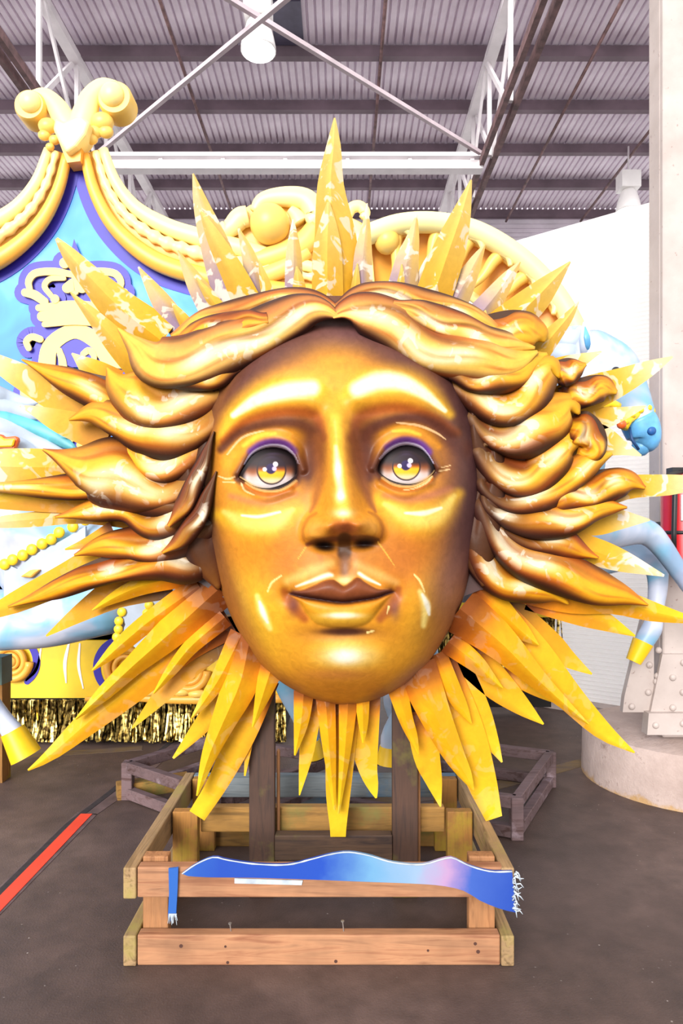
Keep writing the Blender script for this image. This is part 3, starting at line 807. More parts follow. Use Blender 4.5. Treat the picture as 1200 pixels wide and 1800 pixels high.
    lt, lm, lb = itps(x, LT), itps(x, LM), itps(x, LB)
    inm = sst(508, 516, x) * sst(693, 685, x)
    bl(c, (176, 92, 30), 0.9 * stroke(x, y, [(500, 1040, 12), (512, 1062, 18), (535, 1088, 12)], 0.9)); bl(c, (172, 92, 40), 0.9 * stroke(x, y, [(700, 1036, 10), (692, 1060, 18), (668, 1088, 12)], 0.9))
    bl(c, (100, 52, 56), 0.7 * ell(x, y, 516, 1062, 10, 18)); bl(c, (120, 76, 84), 0.6 * ell(x, y, 694, 1072, 9, 18))
    bl(c, (134, 70, 36), sst(-1.5, 1.5, y - lt) * sst(-1, 1, lm - y) * inm)
    bl(c, (82, 40, 34), 0.9 * np.exp(-((y - lm + 3) / 6.0) ** 2) * inm)
    low = sst(-1, 1, y - lm) * sst(-1.5, 1.5, lb - y) * inm
    bl(c, (222, 148, 30), low); bl(c, (250, 196, 60), low * 0.8 * ell(x, y, 600, 1088, 70, 14))
    bl(c, (255, 246, 226), low * 0.95 * ell(x, y, 602, 1082, 34, 6, 0, 3)); bl(c, (206, 122, 40), low * 0.8 * sst(12, 2, y - lm))
    bl(c, (50, 20, 26), 0.95 * np.exp(-((y - lm) / 2.6) ** 2) * sst(504, 512, x) * sst(697, 689, x))
    bl(c, (70, 36, 24), 0.0 * x); bl(c, (150, 86, 36), 0.75 * ell(x, y, 604, 1116, 72, 14))
    # chin
    bl(c, (58, 28, 22), 0.0 * x)
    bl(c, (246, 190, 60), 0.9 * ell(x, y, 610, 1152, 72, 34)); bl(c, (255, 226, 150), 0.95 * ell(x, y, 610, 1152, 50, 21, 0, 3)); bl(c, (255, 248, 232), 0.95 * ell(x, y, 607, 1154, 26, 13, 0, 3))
    bl(c, (214, 130, 66), 0.6 * ell(x, y, 595, 1186, 60, 10))
    bl(c, (62, 30, 22), 0.92 * ell(x, y, 606, 1110, 46, 7, 0, 3.5))
    # jaw highlights
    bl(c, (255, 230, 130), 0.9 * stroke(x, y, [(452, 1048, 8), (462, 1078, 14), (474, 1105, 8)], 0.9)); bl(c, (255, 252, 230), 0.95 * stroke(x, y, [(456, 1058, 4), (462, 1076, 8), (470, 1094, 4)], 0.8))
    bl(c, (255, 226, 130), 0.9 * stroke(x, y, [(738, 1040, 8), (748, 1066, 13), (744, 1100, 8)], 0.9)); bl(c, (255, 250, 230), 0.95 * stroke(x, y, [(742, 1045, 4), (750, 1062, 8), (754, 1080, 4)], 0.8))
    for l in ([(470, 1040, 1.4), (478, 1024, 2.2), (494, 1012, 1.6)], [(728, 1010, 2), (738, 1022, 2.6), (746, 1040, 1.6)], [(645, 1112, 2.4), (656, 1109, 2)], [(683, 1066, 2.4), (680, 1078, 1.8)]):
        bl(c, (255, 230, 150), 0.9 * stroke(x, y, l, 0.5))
    return c

NU, NV = 270, 380
vq = np.linspace(0, 1, NV)
yv = 520 + 718 * (vq + 0.10 * np.sin(2 * np.pi * vq) / (2 * np.pi) + 0.0)
yv = np.clip(yv, 520, 1238)
uu = np.sin(np.linspace(-1, 1, NU) * np.pi / 2 * 0.985) / math.sin(np.pi / 2 * 0.985)
uu = 0.55 * uu + 0.45 * np.linspace(-1, 1, NU)
xl, xr = face_x(yv)
X = (xl[:, None] + xr[:, None]) / 2 + uu[None, :] * (xr - xl)[:, None] / 2
Yp = np.repeat(yv[:, None], NU, 1)
fxp, fyp = X.ravel(), Yp.ravel()
hh = face_h(fxp, fyp)
dep = YF - hh
rim = (np.abs(np.tile(uu, NV)) > 0.9999)
dep = dep + 0.05 * rim
verts = np.stack([(fxp - CX) * dep / F, dep, HC + (CY - fyp) * dep / F], 1)
idx = np.arange(NU * NV).reshape(NV, NU)
q = np.stack([idx[:-1, :-1], idx[1:, :-1], idx[1:, 1:], idx[:-1, 1:]], -1).reshape(-1, 4)
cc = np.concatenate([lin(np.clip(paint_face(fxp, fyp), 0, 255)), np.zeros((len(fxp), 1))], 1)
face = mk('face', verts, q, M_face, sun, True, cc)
tag(face, 'golden airbrushed face with violet shaded eyes')

# ---- eyes
def eye(U, Lw, ic, ir, label):
    nu, nv = 90, 64
    xs = np.linspace(U[0][0], U[-1][0], nu); u, l = itps(xs, U), itps(xs, Lw)
    tv = np.linspace(0, 1, nv)
    x = np.tile(xs, (nv, 1)).ravel(); y = (u[None] * (1 - tv[:, None]) + l[None] * tv[:, None]).ravel()
    cx, cy = (U[0][0] + U[-1][0]) / 2, (u.min() + l.max()) / 2
    w, hgt = (U[-1][0] - U[0][0]) / 2, (l.max() - u.min()) / 2
    e = np.clip(((x - cx) / w) ** 2 * 0.9 + ((y - cy) / hgt) ** 2 * 0.8, 0, 1)
    base = float(face_h(np.array([cx]), np.array([cy]), False)[0])
    hgtm = base - 0.022 + 0.034 * np.sqrt(1 - e * 0.98)
    c = np.tile(np.array([228, 216, 216], float), (len(x), 1))
    uu_, ll_ = itps(x, U), itps(x, Lw)
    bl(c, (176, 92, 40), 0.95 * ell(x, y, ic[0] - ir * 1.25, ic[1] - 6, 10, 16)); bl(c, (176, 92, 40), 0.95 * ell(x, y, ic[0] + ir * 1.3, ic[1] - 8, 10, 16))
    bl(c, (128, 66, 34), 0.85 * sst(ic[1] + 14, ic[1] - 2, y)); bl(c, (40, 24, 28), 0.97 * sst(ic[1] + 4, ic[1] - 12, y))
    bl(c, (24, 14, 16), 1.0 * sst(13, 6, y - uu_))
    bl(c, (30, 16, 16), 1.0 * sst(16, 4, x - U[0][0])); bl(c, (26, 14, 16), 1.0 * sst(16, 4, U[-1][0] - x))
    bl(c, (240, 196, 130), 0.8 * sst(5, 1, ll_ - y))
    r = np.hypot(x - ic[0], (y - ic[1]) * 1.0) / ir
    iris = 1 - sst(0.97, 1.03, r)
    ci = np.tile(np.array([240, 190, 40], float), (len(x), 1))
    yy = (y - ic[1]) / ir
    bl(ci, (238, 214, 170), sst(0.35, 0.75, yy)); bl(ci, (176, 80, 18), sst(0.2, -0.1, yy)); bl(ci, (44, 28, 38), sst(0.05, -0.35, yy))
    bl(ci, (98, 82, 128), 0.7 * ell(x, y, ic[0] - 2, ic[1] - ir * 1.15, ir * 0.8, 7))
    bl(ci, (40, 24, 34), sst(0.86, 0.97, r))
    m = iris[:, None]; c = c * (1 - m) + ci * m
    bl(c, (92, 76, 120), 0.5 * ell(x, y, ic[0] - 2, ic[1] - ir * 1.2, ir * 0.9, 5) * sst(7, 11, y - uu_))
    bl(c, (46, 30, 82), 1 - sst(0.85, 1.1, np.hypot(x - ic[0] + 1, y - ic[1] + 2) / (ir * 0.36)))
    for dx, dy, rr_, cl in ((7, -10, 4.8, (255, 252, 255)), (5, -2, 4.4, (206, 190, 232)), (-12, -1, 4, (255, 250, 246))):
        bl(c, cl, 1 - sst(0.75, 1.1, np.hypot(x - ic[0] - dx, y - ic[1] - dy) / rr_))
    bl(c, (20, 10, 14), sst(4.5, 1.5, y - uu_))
    dd = YF - hgtm
    vv = np.stack([(x - CX) * dd / F, dd, HC + (CY - y) * dd / F], 1)
    ix = np.arange(nu * nv).reshape(nv, nu)
    qq = np.stack([ix[:-1, :-1], ix[1:, :-1], ix[1:, 1:], ix[:-1, 1:]], -1).reshape(-1, 4)
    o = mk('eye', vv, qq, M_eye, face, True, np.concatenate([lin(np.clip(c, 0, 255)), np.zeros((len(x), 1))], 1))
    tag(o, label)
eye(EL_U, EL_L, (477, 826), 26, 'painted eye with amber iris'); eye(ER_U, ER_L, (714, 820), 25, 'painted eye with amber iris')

# ---- rays
def ray(pts, Y, style, ridge=0.35, name='ray', n=16):
    p = catmull(pts, n)
    S = [-1, -0.5, 0.0, 0.5, 1] if ridge else [-1, -0.33, 0.33, 1]
    v, col_, f = [], [], []
    ns = len(S)
    for i, (x, y, w) in enumerate(p):
        w = max(w, 1.2)
        t = i / (n - 1)
        d = p[min(i + 1, n - 1)][:2] - p[max(i - 1, 0)][:2]; d /= np.hypot(*d) + 1e-9
        nx, ny = -d[1], d[0]
        for s in S:
            qx, qy = x + nx * w / 2 * s, y + ny * w / 2 * s
            hgt = ridge * w * Y / F / 2 * (1 - abs(s)) * 2
            v.append(P(qx, qy, Y - hgt))
            up = -(ny * s)               # image up side of the ray
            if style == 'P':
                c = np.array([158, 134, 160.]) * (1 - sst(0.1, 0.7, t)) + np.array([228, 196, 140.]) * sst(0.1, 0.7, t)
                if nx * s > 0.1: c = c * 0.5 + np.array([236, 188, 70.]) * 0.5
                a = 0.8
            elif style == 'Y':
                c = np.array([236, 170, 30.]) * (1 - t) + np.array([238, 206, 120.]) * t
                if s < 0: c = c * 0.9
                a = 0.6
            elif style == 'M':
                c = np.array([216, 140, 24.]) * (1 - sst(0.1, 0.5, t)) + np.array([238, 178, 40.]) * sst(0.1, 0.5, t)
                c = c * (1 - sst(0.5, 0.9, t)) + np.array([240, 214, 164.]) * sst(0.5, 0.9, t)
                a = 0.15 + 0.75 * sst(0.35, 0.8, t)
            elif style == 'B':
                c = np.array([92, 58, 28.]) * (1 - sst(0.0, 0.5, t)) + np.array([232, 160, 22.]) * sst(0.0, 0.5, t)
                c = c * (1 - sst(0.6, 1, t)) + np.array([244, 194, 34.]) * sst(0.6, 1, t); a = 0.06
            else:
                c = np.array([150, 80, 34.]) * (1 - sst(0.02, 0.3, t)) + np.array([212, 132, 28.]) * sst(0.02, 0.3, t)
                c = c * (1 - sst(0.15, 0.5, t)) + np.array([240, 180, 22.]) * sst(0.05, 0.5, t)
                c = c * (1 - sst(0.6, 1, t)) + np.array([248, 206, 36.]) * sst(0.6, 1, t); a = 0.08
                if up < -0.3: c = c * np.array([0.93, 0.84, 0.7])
            col_.append(tuple(lin(np.clip(c, 0, 255))) + (float(a),))
        for s in (1, -1):
            v.append(P(x + nx * w / 2 * s, y + ny * w / 2 * s, Y + 0.016)); col_.append(col_[-ns])
    m = ns + 2
    for i in range(n - 1):
        for k in range(m):
            a, b = i * m + k, i * m + (k + 1) % m
            f.append((a, b, b + m, a + m))
    f.append(tuple(range(m - 1, -1, -1))); f.append(tuple(range((n - 1) * m, n * m)))
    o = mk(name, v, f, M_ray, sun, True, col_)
    bm = bmesh.new(); bm.from_mesh(o.data); bmesh.ops.recalc_face_normals(bm, faces=bm.faces); bm.to_mesh(o.data); bm.free()
    o.data.set_sharp_from_angle(angle=math.radians(22))
    return o
RAYS = [
 # top fan
 ([(592, 560, 92), (590, 430, 76), (581, 330, 48), (586, 260, 27), (588, 207, 3)], 'Y', 2.32, .4), ([(576, 552, 56), (575, 450, 52), (576, 400, 34), (577, 355, 5)], 'Y', 2.26, .4),
 ([(516, 540, 32), (516, 450, 28), (515, 385, 3)], 'P', 2.31, .3), ([(527, 540, 30), (525, 495, 20), (521, 468, 3)], 'Y', 2.28, .4),
 ([(636, 535, 40), (638, 450, 32), (643, 400, 16), (645, 357, 2)], 'P', 2.30, .3), ([(622, 540, 26), (626, 490, 13), (628, 463, 2)], 'Y', 2.27, .4),
 ([(606, 540, 44), (610, 480, 34), (612, 425, 3)], 'P', 2.31, .2),
 ([(415, 555, 62), (382, 445, 54), (355, 365, 30), (339, 305, 3)], 'P', 2.31, .35), ([(448, 560, 54), (412, 485, 44), (376, 417, 27), (351, 367, 3)], 'Y', 2.27, .4),
 ([(458, 540, 38), (440, 460, 28), (418, 399, 3)], 'P', 2.31, .3), ([(478, 545, 28), (465, 495, 18), (455, 458, 2)], 'Y', 2.27, .4),
 ([(385, 565, 50), (345, 500, 34), (312, 440, 3)], 'P', 2.30, .3), ([(398, 560, 30), (368, 520, 19), (345, 488, 3)], 'Y', 2.27, .4),
 ([(318, 580, 42), (282, 528, 34), (243, 469, 3)], 'P', 2.30, .3), ([(335, 580, 28), (316, 552, 17), (301, 530, 2)], 'Y', 2.27, .4),
 ([(285, 600, 84), (218, 548, 68), (160, 490, 44), (120, 445, 25), (99, 419, 6)], 'Y', 2.30, .35),
 ([(252, 655, 52), (205, 602, 44), (165, 557, 26), (124, 514, 3)], 'Y', 2.29, .35),
 ([(205, 745, 76), (120, 705, 64), (50, 668, 48), (0, 640, 32), (-40, 612, 4)], 'M', 2.31, 0), ([(205, 675, 52), (162, 650, 40), (126, 621, 3)], 'M', 2.30, .2),
 ([(190, 768, 64), (110, 742, 44), (60, 722, 18), (35, 714, 3)], 'M', 2.30, 0),
 # left
 ([(270, 825, 76), (130, 822, 64), (0, 820, 62), (-90, 812, 6)], 'M', 2.30, .12), ([(270, 880, 62), (130, 880, 46), (0, 880, 30), (-60, 882, 4)], 'G', 2.31, 0),
 ([(270, 905, 62), (150, 906, 30), (60, 913, 27), (0, 918, 21), (-50, 922, 4)], 'M', 2.32, .1),
 ([(330, 965, 110), (200, 985, 78), (100, 1025, 52), (20, 1062, 36), (-50, 1092, 6)], 'G', 2.32, 0), ([(300, 1020, 64), (210, 1040, 56), (150, 1072, 36), (81, 1118, 3)], 'B', 2.325, 0),
 ([(200, 935, 40), (150, 955, 18), (114, 966, 3)], 'G', 2.30, 0), ([(345, 1008, 42), (262, 1026, 34), (210, 1046, 24), (162, 1073, 3)], 'G', 2.28, .4),
 # lower left
 ([(400, 1085, 76), (320, 1135, 64), (233, 1207, 56), (150, 1274, 42), (90, 1326, 22), (49, 1354, 3)], 'G', 2.32, .12), ([(385, 1035, 70), (300, 1112, 56), (232, 1172, 36), (180, 1221, 26), (133, 1264, 3)], 'G', 2.27, .45),
 ([(350, 1030, 42), (265, 1090, 34), (210, 1136, 28), (162, 1179, 3)], 'G', 2.28, .4), ([(395, 1085, 36), (337, 1135, 28), (300, 1180, 20), (270, 1219, 3)], 'G', 2.27, .4),
 ([(395, 1110, 64), (330, 1172, 45), (285, 1221, 30), (232, 1280, 3)], 'B', 2.33, 0),
 ([(425, 1115, 44), (388, 1188, 31), (360, 1231, 20), (337, 1262, 3)], 'G', 2.26, .4), ([(440, 1165, 64), (392, 1230, 45), (345, 1286, 26), (304, 1333, 4)], 'G', 2.32, 0),
 ([(440, 1120, 76), (422, 1200, 64), (392, 1270, 43), (366, 1332, 26), (346, 1399, 3)], 'G', 2.26, .4), ([(455, 1190, 74), (422, 1290, 55), (386, 1370, 38), (346, 1434, 31)], 'G', 2.33, 0),
 ([(480, 1165, 46), (464, 1215, 30), (444, 1278, 3)], 'G', 2.25, .4), ([(446, 1240, 16), (438, 1300, 14), (430, 1364, 3)], 'B', 2.34, 0),
 # bottom centre
 ([(534, 1215, 36), (529, 1270, 26), (518, 1328, 3)], 'G', 2.27, .4), ([(548, 1215, 46), (540, 1310, 28), (534, 1350, 18), (526, 1398, 2)], 'G', 2.32, 0),
 ([(600, 1215, 70), (597, 1330, 52), (594, 1400, 42), (594, 1450, 30), (594, 1471, 27)], 'G', 2.32, 0), ([(571, 1215, 36), (579, 1320, 23), (588, 1424, 4)], 'G', 2.27, .5),
 ([(613, 1215, 36), (606, 1320, 21), (595, 1430, 3)], 'G', 2.27, .5), ([(636, 1215, 28), (638, 1270, 18), (638, 1306, 3)], 'G', 2.27, .4), ([(638, 1215, 62), (640, 1300, 50), (646, 1350, 34), (655, 1382, 20), (661, 1403, 3)], 'G', 2.33, 0),
 # lower right
 ([(694, 1195, 38), (712, 1260, 26), (725, 1295, 18), (735, 1326, 3)], 'G', 2.26, .4), ([(730, 1170, 74), (764, 1255, 56), (795, 1322, 39), (818, 1362, 23), (832, 1389, 3)], 'G', 2.26, .4),
 ([(766, 1150, 38), (795, 1213, 31), (812, 1245, 22), (828, 1272, 3)], 'G', 2.28, .4), ([(738, 1250, 56), (750, 1330, 46), (762, 1372, 30), (774, 1418, 3)], 'G', 2.33, 0),
 ([(768, 1170, 70), (815, 1280, 68), (845, 1370, 54), (868, 1439, 30)], 'G', 2.32, 0), ([(788, 1150, 56), (835, 1240, 46), (862, 1300, 28), (882, 1340, 3)], 'G', 2.33, 0),
 ([(845, 1075, 96), (930, 1150, 76), (1000, 1225, 50), (1060, 1285, 32), (1115, 1323, 3)], 'G', 2.32, 0), ([(808, 1070, 90), (880, 1130, 62), (940, 1190, 37), (990, 1236, 20), (1034, 1273, 3)], 'G', 2.26, .45),
 ([(870, 1060, 66), (960, 1130, 52), (1000, 1160, 30), (1040, 1185, 3)], 'B', 2.33, 0), ([(842, 1035, 54), (890, 1085, 41), (920, 1113, 28), (946, 1134, 3)], 'G', 2.28, .4),
 ([(788, 1128, 44), (835, 1165, 32), (860, 1190, 20), (883, 1210, 3)], 'G', 2.27, .4), ([(815, 1145, 66), (870, 1200, 57), (915, 1240, 34), (955, 1273, 3)], 'G', 2.33, 0), ([(890, 1170, 54), (940, 1210, 26), (975, 1235, 3)], 'G', 2.34, 0),
 # right
 ([(890, 1020, 66), (1000, 1045, 66), (1080, 1056, 48), (1150, 1076, 34), (1240, 1095, 4)], 'G', 2.31, .1), ([(930, 1045, 56), (1020, 1075, 50), (1070, 1096, 30), (1116, 1118, 3)], 'G', 2.33, 0),
 ([(950, 945, 56), (1030, 965, 50), (1090, 985, 40), (1167, 1012, 4)], 'M', 2.31, .1), ([(960, 900, 64), (1040, 912, 60), (1090, 913, 36), (1142, 914, 3)], 'M', 2.32, 0),
 ([(970, 862, 66), (1060, 860, 60), (1110, 855, 42), (1180, 852, 36), (1250, 845, 16)], 'M', 2.31, 0), ([(970, 765, 76), (1050, 775, 62), (1090, 786, 30), (1127, 801, 3)], 'M', 2.32, 0),
 ([(970, 742, 54), (1050, 736, 42), (1090, 728, 26), (1135, 714, 3)], 'M', 2.32, 0), ([(950, 722, 64), (1040, 690, 62), (1090, 671, 48), (1140, 648, 29), (1182, 627, 3)], 'M', 2.31, 0),
 ([(930, 665, 46), (1000, 641, 34), (1057, 618, 3)], 'M', 2.32, 0),
 ([(930, 640, 46), (975, 585, 30), (1000, 555, 17), (1017, 530, 2)], 'Y', 2.29, .35), ([(870, 585, 66), (930, 535, 56), (965, 500, 36), (1002, 460, 3)], 'Y', 2.30, .35),
 ([(825, 575, 50), (870, 520, 38), (895, 485, 22), (914, 460, 3)], 'P', 2.31, .3), ([(782, 560, 54), (815, 500, 40), (838, 455, 20), (852, 430, 3)], 'P', 2.31, .3),
 ([(748, 560, 66), (785, 452, 60), (808, 385, 38), (828, 316, 3)], 'Y', 2.28, .4), ([(703, 540, 64), (715, 460, 42), (725, 420, 24), (732, 378, 3)], 'P', 2.31, .3),
 ([(698, 540, 24), (705, 490, 12), (706, 464, 2)], 'Y', 2.28, .4), ([(733, 540, 44), (752, 470, 24), (762, 436, 3)], 'P', 2.32, .2), ([(845, 575, 24), (850, 560, 16), (853, 545, 2)], 'Y', 2.26, .4),
]
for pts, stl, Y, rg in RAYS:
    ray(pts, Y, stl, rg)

# ---- hair: sculpted locks
def lock(pts, Y0, Y1, ph=0.0, H=0.55, hl=((0.45, 0.3, 0.18),), br=(0.0, 0.35), n=60, m=27, tipc=(238, 160, 30), pale=0.0):
    x0, y0 = pts[0][:2]
    fl_, fr_ = face_x(np.array([float(y0)]))
    if Y0 >= 2.12 and min(abs(x0 - fl_[0]), abs(x0 - fr_[0])) < 55 and 640 < y0 < 960:   # strands sweep out from the edge of the face
        sd_ = 0 if abs(x0 - fl_[0]) < abs(x0 - fr_[0]) else 1
        e1, e2 = face_x(np.array([y0 - 58.]))[sd_][0], face_x(np.array([y0 - 26.]))[sd_][0]
        o_ = -1 if sd_ == 0 else 1
        pts = [(e1 + o_ * 2, y0 - 58, 2), (e2 + o_ * 4, y0 - 26, 15)] + list(pts)
        br = (br[0] + 0.16, br[1] + 0.12)
        hl = tuple((ht * 0.86 + 0.14, hs, hr) for ht, hs, hr in hl)
    p = catmull(pts, n)
    v, col_, f = [], [], []
    S = np.linspace(-1, 1, m)
    for i, (x, y, w) in enumerate(p):
        t = i / (n - 1)
        w = max(w * (1.0 + 0.50 * sst(0.0, 0.2, t) * (1 - sst(0.75, 1.0, t))), 1.5)
        d = p[min(i + 1, n - 1)][:2] - p[max(i - 1, 0)][:2]; d /= np.hypot(*d) + 1e-9
        nx, ny = -d[1], d[0]
        sg = -math.tanh(4.0 * ny)                 # s*sg > 0 is the upper side
        s0 = sg * (-0.34 + 0.22 * math.sin(2 * math.pi * 1.1 * t + ph)) * (1 - sst(0.75, 1, t))
        g0 = sg * (0.28 + 0.25 * math.cos(2 * math.pi * 0.9 * t + ph))
        Yb = Y0 + (Y1 - Y0) * t + (0.05 * (1 - sst(0.0, 0.2, t)) if Y0 > 2.1 else 0.0)
        wob = 0.10 * w * math.sin(2 * math.pi * 2.2 * t + ph * 2)
        tuck = (0.0 if Y0 < 2.1 else 0.045) * (1 - sst(0.55, 0.85, t)) * min(1.0, w / 60.0)
        for s in S:
            uq = (s - s0) / ((1 - s0) if s > s0 else (1 + s0))
            hq = max(0.0, 1 - abs(uq) ** 2.0) ** 0.75
            env = math.sin(math.pi * min(1, t * 1.15 + .05)) ** 0.5 if t < .8 else 0.0
            gr = math.exp(-((s - g0) / 0.15) ** 2) * 0.30 * env
            gr2 = math.exp(-((s - g0 - sg * 0.4) / 0.10) ** 2) * 0.18 * env
            hgt = (hq * (1 - gr - gr2)) * H * w * Yb / F / 2 * 1.1 - tuck * max(0.0, s * sg + 0.3)
            qx, qy = x + nx * (w / 2 * s) + nx * wob * (1 - s * s), y + ny * (w / 2 * s) + ny * wob * (1 - s * s)
            v.append(P(qx, qy, Yb - hgt))
            su = s * sg
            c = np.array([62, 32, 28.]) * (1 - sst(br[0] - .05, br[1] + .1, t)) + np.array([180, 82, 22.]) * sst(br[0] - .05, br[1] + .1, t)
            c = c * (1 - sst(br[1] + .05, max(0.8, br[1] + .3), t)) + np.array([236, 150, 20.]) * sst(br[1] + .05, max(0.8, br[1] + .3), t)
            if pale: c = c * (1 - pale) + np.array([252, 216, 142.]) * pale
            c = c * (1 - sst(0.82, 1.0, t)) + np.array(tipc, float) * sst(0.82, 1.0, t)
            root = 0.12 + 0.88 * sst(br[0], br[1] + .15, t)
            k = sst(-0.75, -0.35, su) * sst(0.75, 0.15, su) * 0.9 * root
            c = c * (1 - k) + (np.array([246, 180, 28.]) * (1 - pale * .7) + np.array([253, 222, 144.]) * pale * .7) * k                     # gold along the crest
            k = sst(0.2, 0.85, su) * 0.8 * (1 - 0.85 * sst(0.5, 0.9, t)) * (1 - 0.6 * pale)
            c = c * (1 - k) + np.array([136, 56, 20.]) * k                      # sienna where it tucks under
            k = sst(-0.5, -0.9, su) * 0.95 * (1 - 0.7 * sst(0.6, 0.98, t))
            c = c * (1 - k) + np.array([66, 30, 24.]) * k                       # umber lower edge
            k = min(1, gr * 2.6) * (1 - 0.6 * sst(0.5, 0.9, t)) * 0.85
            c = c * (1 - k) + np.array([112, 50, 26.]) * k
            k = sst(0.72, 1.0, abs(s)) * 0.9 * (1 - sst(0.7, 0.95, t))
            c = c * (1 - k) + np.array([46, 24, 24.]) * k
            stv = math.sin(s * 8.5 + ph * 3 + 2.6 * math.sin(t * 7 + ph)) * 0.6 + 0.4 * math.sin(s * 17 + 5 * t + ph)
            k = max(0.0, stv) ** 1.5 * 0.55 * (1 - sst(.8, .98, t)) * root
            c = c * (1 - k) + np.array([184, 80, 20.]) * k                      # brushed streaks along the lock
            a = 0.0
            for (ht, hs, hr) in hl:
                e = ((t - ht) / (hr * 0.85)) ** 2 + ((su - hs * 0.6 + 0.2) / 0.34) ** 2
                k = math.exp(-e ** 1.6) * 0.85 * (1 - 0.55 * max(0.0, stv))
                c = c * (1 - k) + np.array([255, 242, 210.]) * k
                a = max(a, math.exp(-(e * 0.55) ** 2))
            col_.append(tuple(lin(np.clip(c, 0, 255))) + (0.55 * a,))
        for s in (1, -1):
            v.append(P(x + nx * w / 2 * s, y + ny * w / 2 * s, Yb + 0.03)); col_.append((0.1, 0.05, 0.03, 0))
    mm = m + 2
    for i in range(n - 1):
        for k in range(mm):
            a, b = i * mm + k, i * mm + (k + 1) % mm
            f.append((a, b, b + mm, a + mm))
    f.append(tuple(range(mm - 1, -1, -1))); f.append(tuple(range((n - 1) * mm, n * mm)))
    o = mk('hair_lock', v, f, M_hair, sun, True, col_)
    bm = bmesh.new(); bm.from_mesh(o.data); bmesh.ops.recalc_face_normals(bm, faces=bm.faces); bm.to_mesh(o.data); bm.free()
    o.data.set_sharp_from_angle(angle=math.radians(70))
    return o
